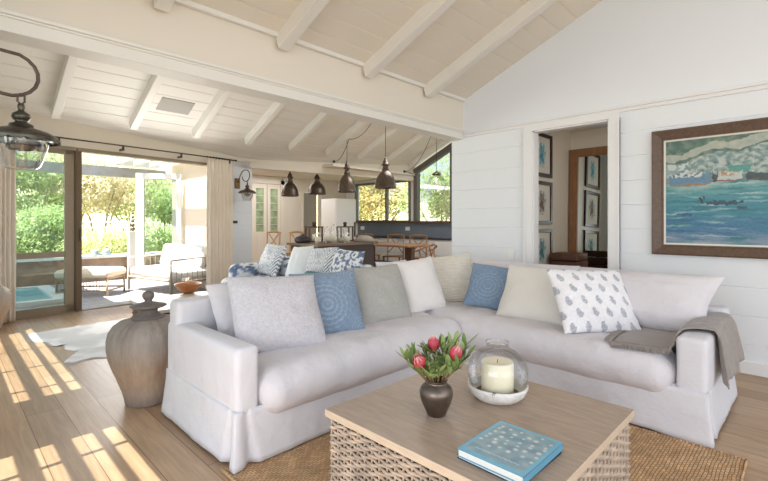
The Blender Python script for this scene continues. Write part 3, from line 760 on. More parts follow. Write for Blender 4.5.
for i in range(6):
    for j in range(6): dots.append((-.052 + .172 * (i + .5 * (j % 2)) / 5.6 + rd.uniform(-.008, .008), -.10 + .20 * j / 5 + rd.uniform(-.008, .008), rd.uniform(.007, .0115)))
def ccol(i, v):
    x, y = v[0], v[1]; c = (120, 182, 204)
    if -.128 < x < .136 and abs(y) < .112:
        c = lerp((120, 148, 162), (160, 178, 180), max(0, min(1, .5 + .9 * nz((x, y, 0), 26))))
        for dx, dy, r in dots:
            d = math.hypot(x - dx, y - dy)
            if d < r: c = lerp((222, 222, 210), c, .15 + .6 * (d / r) ** 3)
        if abs(x + .098 + .002 * math.sin(y * 300)) < .0045 and abs(y) < .085: c = lerp(c, (196, 208, 210), .6)
    return lerp(c, (100, 160, 186), .25 * (nz((x, y, 5), 40) + .2))
cov.build('printed_cover', mat('printed_cover', rough=.35, attr='Col', coat=.1), BK, colfn=ccol)
B2 = thing('coffee_table_book', 'thin dark blue book, lower of the two on the coffee table', 'book', (1.452, .785, TZ), R(-1.5))
MB().box((-.15, -.124, 0), (.15, .124, .0025)).box((-.15, -.124, .0115), (.15, .124, .014)).box((.146, -.124, 0), (.15, .124, .014)).build('cover', mat('book_cloth_dark', (44, 62, 84), .5), B2)
MB().box((-.146, -.12, .0025), (.146, .12, .0115)).build('page_block', PAGES, B2)

# ------------------------------------------------------------------ painting on the right wall
PY0, PY1, PZ0, PZ1 = -.62, 1.105, .992, 2.168
pt = thing('framed_painting', 'large oil painting of fishing boats in a harbour in a dark wooden frame', 'painting', (WX, (PY0 + PY1) / 2, PZ0))
fr = MB(); fw = .10
def frame_mb(plane, a0, a1, z0, z1, w, prof):
    """prof = [(inward distance, height off the wall)]; mitred frame on a wall X = plane facing -X"""
    mb = MB()
    for i in range(len(prof) - 1):
        (d0, h0), (d1, h1) = prof[i], prof[i + 1]
        q = lambda d, h: [(plane - h, a0 + d, z0 + d), (plane - h, a1 - d, z0 + d), (plane - h, a1 - d, z1 - d), (plane - h, a0 + d, z1 - d)]
        A, B = q(d0, h0), q(d1, h1); mb.add(A + B, [(k, (k + 1) % 4, 4 + (k + 1) % 4, 4 + k) for k in range(4)])
    return mb
FRW = mat('walnut_frame', (96, 76, 62), .4, var=(10, .2), scale=(1, 4, 4), bump=(60, .15))
part('frame', frame_mb(WX, PY0, PY1, PZ0, PZ1, fw, [(0, 0), (0, .05), (.012, .058), (.03, .05), (.078, .030), (.088, .034), (.096, .034), (.096, .018)]), FRW, pt)
part('liner', frame_mb(WX, PY0, PY1, PZ0, PZ1, fw, [(.094, .018), (.094, .024), (.110, .020), (.112, .014)]), mat('liner_cream', (226, 222, 210), .7), pt)
iy0, iy1, iz0, iz1 = PY0 + .108, PY1 - .108, PZ0 + .108, PZ1 - .108
def sea(u, v):   # u from the left edge seen in the room (0..1), v from the top
    u, v = u + .010 * nz((u * 40, v * 30, 2), 1) + .004 * nz((u * 110, v * 80, 2), 1), v + .012 * nz((u * 34, v * 30, 9), 1) + .005 * nz((u * 100, v * 90, 5), 1)
    n = lambda a, b, s=0: nz((u * a, v * b, s), 1)
    x = u * 1.6; yy = v
    sl = .17 - .16 * x + .05 * n(6, 2)
    if yy < sl + .06:
        c = lerp((74, 104, 92), (128, 146, 120), .5 + n(22, 16)); c = lerp(c, (70, 98, 92), max(0, n(30, 24, 3)) * 1.4)
        if abs(yy - sl - .0) < .035 + .015 * n(14, 3): c = lerp((206, 198, 176), (180, 186, 170), .5 + n(40, 20))
    elif yy < .42:
        c = lerp((126, 154, 150), (206, 208, 196), max(0, min(1, .5 + 1.6 * n(30, 34)))); c = lerp(c, (84, 112, 110), max(0, n(50, 30, 6)) * 1.3)
        if abs((x * 17 + 2 * nz((x * 9, 0, 0), 1)) % 1 - .5) < .06 and yy > .14 + .25 * abs(nz((int(x * 17) * 1.7, .5, 0), .9)): c = lerp(c, (232, 232, 224), .45)
        if .12 < x < .19 and .2 < yy < .38: c = (226, 228, 222) if n(40, 40, 8) > -.15 else (120, 150, 160)
        if .02 < x < .09 and .16 < yy < .29: c = (222, 226, 222)
        if x > .50 and .28 < yy < .34 and x < .66: c = (86, 160, 146)
        if yy > .36: c = lerp(c, (92, 116, 112), .6)
    else:
        d = (yy - .42) / .58
        c = lerp((96, 170, 168), (60, 140, 160), sstep(0, .45, d)); c = lerp(c, (64, 116, 166), sstep(.45, .72, d) * .8); c = lerp(c, (146, 158, 180), sstep(.72, .95, d))
        c = lerp(c, (36, 116, 126), max(0, n(7, 36, 1)) * 1.5); c = lerp(c, (210, 226, 226), max(0, n(6, 44, 4) - .12) * 1.6)
        c = lerp(c, (44, 96, 150), max(0, n(5, 30, 9) - .1) * 1.6 * sstep(.3, .6, d))
        if d < .22: c = lerp(c, (216, 222, 214), max(0, .55 + n(12, 18, 6)) * (1 - d / .22) * (1 if .02 < x < .5 else .4))
    # boats
    def hull(x0, x1, y0, h, top, low):
        if x0 < x < x1:
            t = (x - x0) / (x1 - x0); sh = y0 - .045 * (abs(t - .45) * 1.8) ** 2
            if sh < yy < y0 + h * (1 - .15 * abs(t - .5)): return low if yy > y0 + h * .72 else top
        return None
    for b in ((.03, .37, .365, .085, (96, 138, 176), (186, 118, 70)), (.40, .60, .37, .05, (232, 228, 218), (176, 84, 60)), (.385, .42, .345, .08, (52, 48, 50), (40, 40, 44)), (.63, .95, .36, .07, (52, 58, 64), (96, 60, 48)), (1.0, 1.25, .37, .07, (210, 214, 214), (90, 120, 150))):
        h = hull(*b)
        if h: c = lerp(h, c, .12 + .3 * max(0, n(30, 60, 2)))
    if .05 < x < .30 and .325 < yy < .362: c = (232, 232, 226) if n(60, 50, 3) > -.2 else (90, 110, 130)
    if .44 < x < .56 and .325 < yy < .365: c = (196, 150, 110) if n(50, 50, 1) > 0 else (230, 226, 216)
    if ((x - .47) / .14) ** 2 + ((yy - .615) / .02) ** 2 < 1 + n(60, 60) * 1.5: c = (44, 66, 84)
    if ((x - .60) / .04) ** 2 + ((yy - .665) / .012) ** 2 < 1: c = (50, 76, 92)
    for a, b in ((.285, .575), (.315, .565), (.30, .60)):
        if ((x - a) / .012) ** 2 + ((yy - b) / .018) ** 2 < 1: c = (48, 50, 60)
    if ((x - .16) / .07) ** 2 + ((yy - .72) / .012) ** 2 < 1: c = (42, 80, 130)
    k = .5 + .5 * nz((u * 60, v * 110, 3), 1)
    return lerp(lerp(c, (20, 56, 66), .26 if yy > .42 else .2), (240, 240, 236), .16 * k)
NU, NV = 330, 200
cv = MB().grid(lambda u, v: (WX - .016, iy1 - (iy1 - iy0) * u, iz1 - (iz1 - iz0) * v), NU, NV, smooth=False)
rel(cv, pt); cv.build('canvas', PAINT, pt, colfn=lambda i, v: sea((i % (NU + 1)) / NU, (i // (NU + 1)) / NV))

# switch plate beside the doorway
sw = MB().rbox((WX - .006, 2.60, .90), (.011, .075, .115), .004); sw.rbox((WX - .014, 2.60, .915), (.006, .022, .03), .003)
tag(sw.build('socket_outlet', mat('plate_white', (236, 234, 230), .35)), 'white socket plate on the boarded wall above the corner of the sofa', 'socket')

# ------------------------------------------------------------------ big stoneware jars
JM = mat('stoneware', (150, 134, 120), .8, attr='Col', var=(9, .10), scale=(4, 4, .7), bump=(24, .6, 5))
def jar_col(i, v):
    z = v[2]; a = math.atan2(v[1], v[0]); k = nz((math.cos(a) * 3, math.sin(a) * 3, z * .8), 2); st = nz((math.cos(a) * 14, math.sin(a) * 14, z * 1.2), 2)
    c = lerp((156, 146, 138), (176, 152, 130), sstep(.48, .22, z)); c = lerp(c, (158, 146, 140), sstep(.14, .02, z))
    c = lerp(c, (112, 100, 94), max(0, st * .9 + k * .3) * (.4 + .6 * sstep(.3, .6, z)))
    c = lerp(c, (120, 84, 64), sstep(.06, .0, abs(z - .02)) * .25 + (max(0, k) * .5 if .2 < z < .34 else 0))
    return c
def big_jar(loc, label, s=1.0, lid=True):
    t = thing('storage_jar', label, 'jar', loc)
    pr = [(0, 0), (.142, 0), (.149, .01), (.155, .04), (.166, .09), (.194, .17), (.230, .262), (.252, .33), (.264, .40), (.265, .46), (.253, .515), (.226, .556), (.184, .587), (.135, .602), (.112, .606), (.106, .598), (.102, .58), (0, .58)]
    MB().lathe([(a * s, b * s) for a, b in pr], (0, 0, 0), 64, wob=lambda a, z: 1 + .005 * math.sin(a * 3 + 1) + .0018 * math.sin(a * 60) * (z > .2)).build('jar_body', JM, t, colfn=jar_col)
    if lid:
        MB().lathe([(0, .595), (.112, .600), (.110, .612), (.088, .622), (.068, .638), (.060, .652), (.066, .668), (.108, .680), (.122, .688), (.120, .695), (.085, .705), (.045, .715), (.026, .722), (.024, .73), (.034, .742), (.041, .758), (.040, .775), (.030, .790), (.014, .798), (0, .80)], (0, 0, 0), 48).build('lid', mat('lid_stoneware', (116, 108, 104), .7, var=(14, .12), bump=(40, .5)), t)
    return t
big_jar((1.065, 3.46, 0), 'tall lidded taupe stoneware jar on the floorboards behind the left arm of the sofa')
big_jar((.36, 6.85, 0), 'taupe stoneware jar half out of view at the left edge, in front of the curtain', .92, False)

# ------------------------------------------------------------------ cowhide
hp = [(24, 335), (37, 332), (68, 327), (90, 324), (112, 320), (150, 316), (185, 322), (200, 334), (170, 352), (140, 360), (112, 359), (95, 359), (81, 362), (70, 365), (64, 362), (76, 357), (79, 352), (66, 350), (62, 347), (64, 344), (52, 347), (44, 343), (30, 342)]
pts = [atz(x, y, .0) for x, y in hp]; cx = sum(p.x for p in pts) / len(pts); cy = sum(p.y for p in pts) / len(pts)
def smoothpoly(P, k=3):
    out = []; n = len(P)
    for i in range(n):
        p0, p1, p2, p3 = P[i - 1], P[i], P[(i + 1) % n], P[(i + 2) % n]
        for j in range(k):
            t = j / k; out.append(.5 * ((2 * p1) + (p2 - p0) * t + (2 * p0 - 5 * p1 + 4 * p2 - p3) * t * t + (3 * p1 - p0 - 3 * p2 + p3) * t ** 3))
    return out
sp_ = smoothpoly(pts, 5); mb = MB(); K = 22; n = len(sp_)
for r_ in range(K + 1):
    f = r_ / K
    for p in sp_: mb.v.append((cx + (p.x - cx) * f, cy + (p.y - cy) * f, .009 * (1 - f ** 8) + .002 + .003 * nz((p.x * f, p.y * f, 0), 6)))
for r_ in range(K):
    for j in range(n): mb.f.append((r_ * n + j, r_ * n + (j + 1) % n, (r_ + 1) * n + (j + 1) % n, (r_ + 1) * n + j)); mb.m.append(0); mb.sm.append(True)
def hide(i, v):
    k = nz((v[0], v[1], 0), 2.3, 4); e = nz((v[0], v[1], 0), 9, 4); c = lerp((240, 238, 236), (204, 202, 200), sstep(-.1, .35, k + .3 * e))
    if i // n > K - 2 and e > -.1: c = lerp(c, (120, 96, 80), .6)
    return c
o = mb.build('cowhide_rug', mat('cowhide', rough=.8, attr='Col', bump=(150, .5), sheen=.3), colfn=hide); tag(o, 'pale grey and white cowhide on the floorboards near the sliding door', 'rug')

# ------------------------------------------------------------------ wall lanterns
def lantern(M, label, near=False):
    t = thing('wall_lantern', label, 'wall light'); t.matrix_world = M
    # local: x away from the wall, z up from the lantern rim
    MB().rbox((.012, 0, .19), (.024, .11, .20), .008).build('wall_plate', BRASS, t)
    arm = [(.02, 0, .20), (.06, 0, .24), (.10, 0, .33), (.16, 0, .405), (.24, 0, .435)]
    for k in range(1, 15):
        a = R(90 - k * 19.5); arm.append((.28 + .115 * math.cos(a), 0, .325 + .11 * math.sin(a)))
    MB().tube(arm, [.009] * (len(arm) - 3) + [.008, .006, .003], 8).build('curved_arm', IRON, t)
    c = .325
    MB().tube([(c, 0, .232), (c - .014, 0, .222), (c - .014, 0, .19), (c, 0, .178), (c + .014, 0, .19), (c + .014, 0, .222), (c, 0, .232)], .005, 6).build('hanging_link', IRON, t)
    hood = MB().lathe([(0, .178), (.014, .178), (.016, .16), (.012, .148), (.018, .14), (.036, .128), (.040, .112), (.034, .098), (.024, .09), (.030, .082), (.05, .074), (.052, .06), (.075, .052), (.12, .038), (.148, .020), (.160, .004), (.158, -.004)], (c, 0, 0), 40)
    hood.shell([(.164, -.006), (.150, .012), (.10, .03), (.04, .045)], (c, 0, 0), 40)
    hood.build('hood', PEWTER if near else IRON, t)
    sc_ = MB(); ns = 128
    for j, (rr, dz) in enumerate(((.152, .008), (.164, .002), (.164, -1), (.152, -1))):
        for k in range(ns):
            a = 2 * math.pi * k / ns; zz = dz if dz > -1 else -.006 - .009 * abs(math.sin(a * 8)) ** .6
            sc_.v.append((c + rr * math.cos(a), rr * math.sin(a), zz))
    for j in range(4):
        for k in range(ns): sc_.f.append((j * ns + k, j * ns + (k + 1) % ns, ((j + 1) % 4) * ns + (k + 1) % ns, ((j + 1) % 4) * ns + k)); sc_.m.append(0); sc_.sm.append(False)
    sc_.build('scalloped_rim', PEWTER if near else IRON, t)
    MB().shell([(.118, .026), (.120, 0), (.108, -.05), (.092, -.105), (.078, -.140), (.058, -.155), (.0, -.158)], (c, 0, 0), 40).build('glass_shade', glass('lantern_glass', (244, 244, 242), .13), t)
    sk = MB().lathe([(0, .05), (.022, .05), (.024, .01), (.018, 0), (0, 0)], (c, 0, 0), 16).build('lamp_socket', mat('amber_brass', (190, 132, 60), .3, metal=.8), t)
    MB().ball((c, 0, -.045), .032, 14, (1, 1, 1.45)).build('bulb', GLASSJ, sk)
    MB().shell([(.05, -.03), (.062, -.035), (.062, -.05), (.05, -.055)], (c, 0, 0), 24).build('inner_ring', BRASS, t)
    return t
lantern(Matrix.Translation((-.04, 3.23, 1.775)) @ Matrix.Scale(1.12, 4), 'large iron and glass lantern on a curled arm, close at the upper left edge', True)
q = wp(tw(241), 0, 1.85)
lantern(Matrix.Translation(wp(tw(237), 0, 1.86)) @ Matrix.Rotation(WR + R(-90), 4, 'Z'), 'small iron and glass lantern on a curled arm beside the right curtain')
q = wp(tw(234.5), 0, 0)
tag(MB().rbox((tw(234.5), -.008, 1.30), (.12, .016, .05), .004).build('wall_thermostat', mat('dark_plate', (56, 50, 44), .4), M=WM), 'small dark wide switch plate below the wall lantern', 'switch')

# ------------------------------------------------------------------ curtains and rod
def curtain(t0, t1, z0, z1, label, folds):
    mb = MB(); nf = folds * 14
    for side in (0,):
        def fn(u, v):
            t = t0 + (t1 - t0) * u; ph = 2 * math.pi * folds * u + .25 * math.sin(v * 3)
            pinch = .55 + .45 * sstep(0, .25, v)
            return (t + .014 * math.sin(2 * ph) * pinch + .012 * nz((u * 8, v, 0), 1.5) * v, -.11 + .038 * math.sin(ph) * pinch + .012 * nz((u * 5, v * 2, 4), 1.5), z1 + (z0 - z1) * v)
        mb.grid(fn, nf, 30)
    o = mb.build('curtain', CURT, M=WM); sd = o.modifiers.new('t', 'SOLIDIFY'); sd.thickness = .004
    return tag(o, label, 'curtain')
curtain(tw(203.5), tw(229), .015, 2.455, 'full-length cream curtain gathered at the right end of the rod, beside the wall lantern', 7)
curtain(tw(-16), tw(13), .015, 2.43, 'full-length cream curtain at the left edge beside the sliding glass door', 6)
rod = thing('curtain_rod', 'thin dark metal curtain rod above the sliding glass doors', 'curtain rod'); rod.matrix_world = WM
MB().tube([(tw(-14), -.11, 2.475), (tw(232), -.11, 2.475)], .011, 8).build('rod', IRON, rod)
MB().ball((tw(232.5), -.11, 2.475), .02, 10).build('finial', IRON, rod)
for px in (56, 120, 178, 226):
    MB().box((tw(px) - .012, -.125, 2.40), (tw(px) + .012, 0, 2.43)).box((tw(px) - .012, -.122, 2.40), (tw(px) + .012, -.10, 2.47)).build('bracket', IRON, rod)
rg = MB()
for k in range(10):
    t = tw(204) + (tw(230) - tw(204)) * k / 9; rg.shell([(.017, -.006), (.021, 0), (.017, .006), (.013, 0), (.017, -.006)], (0, 0, 0), 12)
for k in range(10):
    t = tw(204) + (tw(230) - tw(204)) * k / 9
    m1 = MB().shell([(.017, -.005), (.020, 0), (.017, .005), (.014, 0), (.017, -.005)], (0, 0, 0), 12); m1.xf(Matrix.Translation((t, -.11, 2.475)) @ Matrix.Rotation(R(90), 4, 'Y'))
    m1.build('curtain_ring', IRON, rod)

# speaker grille in the dining roof
a = []
for px, py in ((161, 97), (194, 103), (189, 115), (157, 109)):
    d = FW + RT * ((px - 384) / FPX); zz = (HOR - py) / FPX
    s = (2.83 + SF * 7.4 - CAMZ) / (zz + SF * d.y); a.append(Vector((d.x * s, d.y * s, CAMZ + s * zz)))
cx_ = sum((p for p in a), Vector()) / 4; W_ = .5 * ((a[1] - a[0]).length + (a[2] - a[3]).length); H_ = .5 * ((a[3] - a[0]).length + (a[2] - a[1]).length)
vm = MB().box((-W_ / 2, -H_ / 2, -.008), (W_ / 2, H_ / 2, .02)); 
M = Matrix.Translation(cx_) @ Matrix.Rotation(-math.atan(SF), 4, 'X')
o = vm.build('ceiling_vent', mat('grille_grey', (178, 174, 168), .6, bump=(300, .6)), M=M); tag(o, 'flat grey grille set in the sloping boarded ceiling', 'vent')

# ------------------------------------------------------------------ second sitting group
# rattan table with a bowl
t2 = thing('side_table', 'low rattan table with a pale top behind the stoneware jar', 'coffee table', (1.98, 5.2, 0))
MB().box((-.44, -.46, .365), (.44, .46, .40)).build('tabletop', mat('pale_top', (212, 204, 188), .4), t2, bevel=.004)
for P, A, nn in ((Vector((-.41, -.43, .02)), Vector((.82, 0, 0)), Vector((0, -1, 0))), (Vector((-.41, .43, .02)), Vector((0, -.86, 0)), Vector((-1, 0, 0))), (Vector((.41, -.43, .02)), Vector((0, .86, 0)), Vector((1, 0, 0)))):
    weave(P, A, .34, nn, .022, .05, .010, .006).build('woven_panel', mat('brown_rattan', (122, 88, 60), .6, var=(28, .4)), t2)
MB().box((-.40, -.42, .02), (.40, .42, .364)).build('inner_box', RATD, t2)
bl = atz(190, 293, .40); 
o = MB().lathe([(0, 0), (.06, 0), (.10, .03), (.165, .11), (.168, .122), (.155, .118), (.09, .045), (0, .02)], (0, 0, 0), 36, wob=lambda a, z: 1 + .04 * math.sin(a * 2)).build('wooden_bowl', mat('olive_wood', (176, 112, 62), .4, var=(9, .3), scale=(1, 1, 5)), M=Matrix.Translation((bl.x - .02, bl.y, .401)))
tag(o, 'brown wooden bowl on the low rattan table behind the sofa', 'bowl')
# floral sofa
FL = mat('floral_print', rough=.85, attr='Col', bump=(220, .2))
fs = thing('floral_sofa', 'blue and white floral sofa standing behind the white sectional', 'sofa', (3.1, 4.75, 0))
def flo(i, v): return floral(v[0] + v[2] * .6, v[1] + v[2] * .8)
for nm, c, s, r in (('base', (3.15, 4.75, .20), (.84, 2.3, .36), .05), ('backrest', (3.48, 4.75, .52), (.20, 2.3, .56), .08), ('armrest', (3.20, 5.80, .40), (.74, .20, .62), .10), ('armrest', (3.08, 3.72, .36), (.98, .2, .52), .09), ('seat_cushion', (3.03, 5.22, .46), (.80, .94, .17), .07), ('seat_cushion', (3.03, 4.30, .46), (.80, .92, .17), .07)):
    mb = MB().rbox(c, s, r, .035, cloth(.008, 3, c[1]), maxn=60); rel(mb, fs).build(nm, FL, fs, colfn=flo)
CH = mat('cushion_cotton', (228, 232, 234), .85, bump=(200, .3))
def fcush(px0, y, X, label, m, col, roll, seed, w=.52, h=.46, lean=22, z=.55, tw_=0):
    return pillow('scatter_cushion', label, 'cushion', m, (X, y + w / 2), (X - tw_, y - w / 2), z, h, .16, lean, roll=roll, col=col, seed=seed, n=56 if col else 26)
fcush(0, 5.50, 3.22, 'white cushion with grey-blue chevrons, farthest left on the floral sofa', PATT, chevron, -3, 31)
fcush(0, 4.84, 3.24, 'plain pale blue cushion between the two chevron cushions on the floral sofa', CH, None, 4, 32, w=.44)
fcush(0, 4.38, 3.24, 'white cushion with grey-blue chevrons, right of the plain pale one on the floral sofa', PATT, chevron, 5, 33, w=.54)
fcush(0, 3.84, 3.18, 'blue and white floral cushion, rightmost on the floral sofa', PATT, lambda u, v: floral(u * .5 + 3, v * .5), -2, 34, w=.50)
fcush(0, 4.12, 2.98, 'small teal cushion lying low in front of the chevron cushion', mat('teal_cotton', (60, 120, 118), .8), None, 0, 35, w=.46, h=.20, lean=38, z=.55)

# ------------------------------------------------------------------ kitchen island, table, chairs, counter
isl = thing('kitchen_island', 'dark wooden island under the pendant lamps, carrying glass jars', 'kitchen island', (5.22, 6.45, 0))
MB().box((-.74, -.48, .88), (.70, .48, .92)).build('worktop', mat('island_top', (112, 92, 76), .4, var=(5, .15)), isl, bevel=.004)
MB().box((-.68, -.42, .10), (.64, .42, .88)).build('cabinet', mat('near_black_wood', (56, 42, 34), .5), isl)
for x in (-.56, .5):
    for y in (-.42, .36): MB().box((x, y, 0), (x + .06, y + .06, .1)).build('foot', DARKW, isl)
def jar_(x, y, r, h, label, fill):
    t = thing('glass_jar', label, 'jar', (x, y, .921), group=None)
    MB().shell([(0, 0), (r, 0), (r, h * .7), (r * .82, h * .8), (r * .8, h * .84)], (0, 0, 0), 20).build('jar_glass', GLASSJ, t)
    MB().lathe([(0, .004), (r * .93, .004), (r * .93, h * fill), (0, h * fill)], (0, 0, 0), 20).build('contents', mat('dry_goods', (232, 222, 200), .9), t)
    MB().lathe([(0, h * .84), (r * .85, h * .84), (r * .85, h * .9), (r * .3, h * .92), (r * .25, h), (0, h)], (0, 0, 0), 20).build('lid', GLASSJ if fill < .5 else mat('jar_lid_white', (226, 224, 220), .4), t)
    return t
def isy(px, y):  # X on the island under a pixel column, given Y
    k = (px - 384) / FPX; d = FW + RT * k; return d.x * y / d.y
for px, y, r, h, lab, f in ((318, 6.15, .055, .20, 'short glass jar of dry goods, leftmost on the island', .6), (327, 6.3, .06, .30, 'tall glass jar, left of centre in the row on the island', .3), (334, 6.1, .06, .34, 'tallest glass jar in the middle of the row on the island', .35), (341, 6.25, .055, .28, 'tall glass jar, right of the tallest one on the island', .3), (347, 6.08, .055, .19, 'short jar with white contents beside the grey bread cloche', .6)):
    jar_(isy(px, y), y, r, h, lab, f)
def at_island(px, y): return (isy(px, y), y, .921)
cl = thing('bread_cloche', 'large dull grey-brown domed cover on the island, right of the glass jars', 'cover', at_island(364, 6.12))
MB().lathe([(0, 0), (.19, 0), (.195, .02), (.185, .05), (.15, .09), (.09, .12), (.03, .13), (0, .13)], (0, 0, 0), 32).build('dome', mat('ash_grey', (136, 128, 116), .7, var=(12, .1)), cl)
MB().ball((0, 0, .14), .02, 12).build('knob', DARKW, cl)
p_ = at_island(366, 6.45); o = MB().box((-.17, -.22, 0), (.17, .22, .03)).build('chopping_board', mat('board_grey', (150, 140, 126), .6), M=Matrix.Translation(p_)); tag(o, 'grey wooden board on the island behind the domed cover', 'board')
k = thing('cast_pot', 'dark lidded iron pot at the left end of the island', 'pot', at_island(303, 6.6))
MB().lathe([(0, 0), (.12, 0), (.15, .03), (.155, .07), (.14, .085), (0, .085)], (0, 0, 0), 28).build('pot_body', mat('cast_black', (48, 44, 44), .5), k)
MB().lathe([(0, .086), (.142, .086), (.12, .11), (.05, .135), (.02, .14), (.025, .16), (0, .165)], (0, 0, 0), 28).build('lid', mat('cast_black'), k)
# wooden lantern frames beyond the jars
def wlant(x, y, label):
    t = thing('wooden_lantern', label, 'lantern', (x, y, .921))
    mb = MB()
    for a in (-.15, .15):
        for b in (-.06, .06): mb.box((a - .012, b - .012, 0), (a + .012, b + .012, .27))
    mb.box((-.17, -.075, .27), (.17, .075, .295)).box((-.17, -.075, 0), (.17, .075, .02)); mb.build('frame', DARKW, t)
    MB().lathe([(0, .295), (.035, .295), (.03, .33), (.04, .35), (.03, .375), (0, .38)], (0, 0, 0), 16).build('finial', mat('cast_black'), t)
    MB().lathe([(0, .02), (.035, .02), (.035, .15), (0, .15)], (0, 0, 0), 16).build('candle', mat('cream_wax'), t)
wlant(isy(314, 6.78), 6.78, 'dark wooden lantern frame, left of the pair at the back of the island')
wlant(isy(345, 6.6), 6.6, 'dark wooden lantern frame, right of the pair at the back of the island')

def cross_chair(loc, rz, label, m, h=.92, seat=.46, w=.46, stool=False):
    t = thing('bar_stool' if stool else 'dining_chair', label, 'stool' if stool else 'chair', loc, rz)
    MB().box((-w / 2, -.21, seat - .03), (w / 2, .21, seat)).build('seat', m, t, bevel=.006)
    for sx in (-1, 1):
        MB().bar((sx * (w / 2 - .03), -.19, 0), (sx * (w / 2 - .03), -.18, seat - .03), .034).build('leg', m, t)
        MB().tube([(sx * (w / 2 - .03), .21, 0), (sx * (w / 2 - .025), .19, seat), (sx * (w / 2 - .02), .24, h)], .017, 8).build('leg', m, t)
    MB().tube([(-w / 2, .25, h - .02), (-w / 4, .275, h), (0, .282, h + .004), (w / 4, .275, h), (w / 2, .25, h - .02)], .022, 8).build('top_rail', m, t)
    bk = MB()
    for s in (-1, 1): bk.tube([(s * (w / 2 - .04), .2, seat + .06), (0, .245, (h + seat) / 2 + .02), (-s * (w / 2 - .05), .265, h - .04)], .012, 6)
    bk.build('cross_back', m, t)
    st_ = MB(); 
    for s in (-1, 1): st_.bar((s * (w / 2 - .03), -.18, seat * .4), (s * (w / 2 - .03), .19, seat * .4), .02)
    st_.build('stretcher', m, t)
    return t
def xy_(px, s): p = at(px, 222, s); return (p.x, p.y, 0)
cross_chair(xy_(271.5, 9.3), R(-42), 'pale cross-back bar stool, left of the two by the cream glazed doors', PINE, 1.08, .66, .31, True)
cross_chair(xy_(295, 9.3), R(-42), 'pale cross-back bar stool, right of the two by the cream glazed doors', PINE, 1.08, .66, .31, True)
cross_chair(xy_(369, 11.4), R(0 - 20), 'wooden cross-back chair behind the far end of the dining table, leftmost of three', MIDW, .97)
cross_chair((7.97, 7.5, 0), R(-62), 'wooden cross-back chair behind the dining table, middle of three', MIDW, .97)
cross_chair((7.97, 6.75, 0), R(-62), 'wooden cross-back chair behind the dining table, rightmost of three', MIDW, .97)
dt = thing('dining_table', 'heavy dark wooden dining table by the grey-blue splashback', 'dining table', (7.25, 6.95, 0))
MB().rbox((0, 0, .785), (.86, 1.9, .05), .02, .2).build('tabletop', MIDW, dt)
for y in (-.62, .62): MB().box((-.06, y - .1, .08), (.06, y + .1, .76)).build('leg', DARKW, dt, bevel=.01); MB().box((-.32, y - .06, 0), (.32, y + .06, .08)).build('foot', DARKW, dt, bevel=.01)
MB().box((-.03, -.62, .3), (.03, .62, .4)).build('stretcher', DARKW, dt)
wc = thing('wishbone_chair', 'wooden wishbone-back chair at the near end of the dining table', 'chair', (6.93, 5.72, 0), R(182))
MB().rbox((0, 0, .44), (.50, .46, .04), .015, .1).build('seat', mat('woven_seat', (190, 150, 100), .8, bump=(80, .5)), wc)
for sx in (-1, 1):
    MB().tube([(sx * .22, -.2, 0), (sx * .22, -.19, .43)], .018, 8).build('leg', MIDW, wc)
    MB().tube([(sx * .22, .18, 0), (sx * .215, .19, .44), (sx * .24, .12, .72)], .018, 8).build('leg', MIDW, wc)
MB().tube([(-.27, -.02, .70), (-.27, .1, .73), (-.19, .24, .80), (0, .29, .86), (.19, .24, .80), (.27, .1, .73), (.27, -.02, .70)], .018, 8).build('top_rail', MIDW, wc)
MB().tube([(0, .2, .46), (0, .235, .62), (-.09, .265, .80)], .016, 6).tube([(0, .235, .62), (.09, .265, .80)], .016, 6).build('wishbone_splat', MIDW, wc)
def on_table(x, y): return (x, y, .812)
v1 = thing('glass_carafe', 'small clear carafe on the near end of the dining table', 'carafe', on_table(7.1, 6.35))
MB().shell([(0, 0), (.05, 0), (.055, .05), (.03, .11), (.035, .14)], (0, 0, 0), 18).build('carafe', GLASSJ, v1)
o = MB().lathe([(0, 0), (.08, 0), (.13, .05), (.125, .055), (.07, .012), (0, .01)], (0, 0, 0), 24).build('fruit_bowl', mat('terracotta', (140, 62, 40), .5), M=Matrix.Translation(on_table(7.05, 7.3))); tag(o, 'reddish shallow bowl on the far part of the dining table', 'bowl')

# counter under the windows
kc = thing('kitchen_counter', 'low white cupboards with a dark top under the dining room windows', 'cabinet', (8.57, 7.2, 0))
part('carcass', MB().box((8.36, 4.6, .1), (8.79, 9.7, .87)).box((8.42, 4.6, 0), (8.79, 9.7, .1)), WHITE, kc)
part('worktop', MB().box((8.32, 4.58, .87), (8.79, 9.72, .905)), STONE, kc)
for k in range(8):
    y0 = 4.64 + k * .63
    for j in range(2):
        dr = part('drawer_front', MB().box((8.342, y0, .13 + j * .37), (8.36, y0 + .60, .47 + j * .37)), WHITE, kc, bevel=.004)
o = MB().box((8.765, 4.6, .906), (8.799, 9.72, 1.28)).build('splashback', SPLASH); o['kind'] = 'structure'
for y, z, lab in ((7.72, 1.12, 'white socket plate on the grey-blue splashback behind the dining table'), (9.5, 1.12, 'white socket plate at the far left end of the grey-blue splashback')):
    o = MB().rbox((8.758, y, z), (.012, .16, .10), .004).build('splashback_socket', mat('plate_white')); tag(o, lab, 'socket')
fg = thing('refrigerator', 'tall white fridge standing beyond the kitchen island', 'fridge', (7.35, 8.9, 0))
MB().rbox((0, 0, .96), (.70, .60, 1.88), .02, .4).build('body', mat('fridge_white', (236, 234, 228), .35), fg)
fdoor = MB().rbox((-.01, -.315, 1.35), (.66, .03, 1.05), .01, .4).build('door', mat('fridge_white'), fg); MB().rbox((-.01, -.315, .45), (.66, .03, .70), .01, .4).build('door', mat('fridge_white'), fg)
MB().box((.25, -.37, .92), (.27, -.33, 1.3)).build('handle', PEWTER, fdoor)
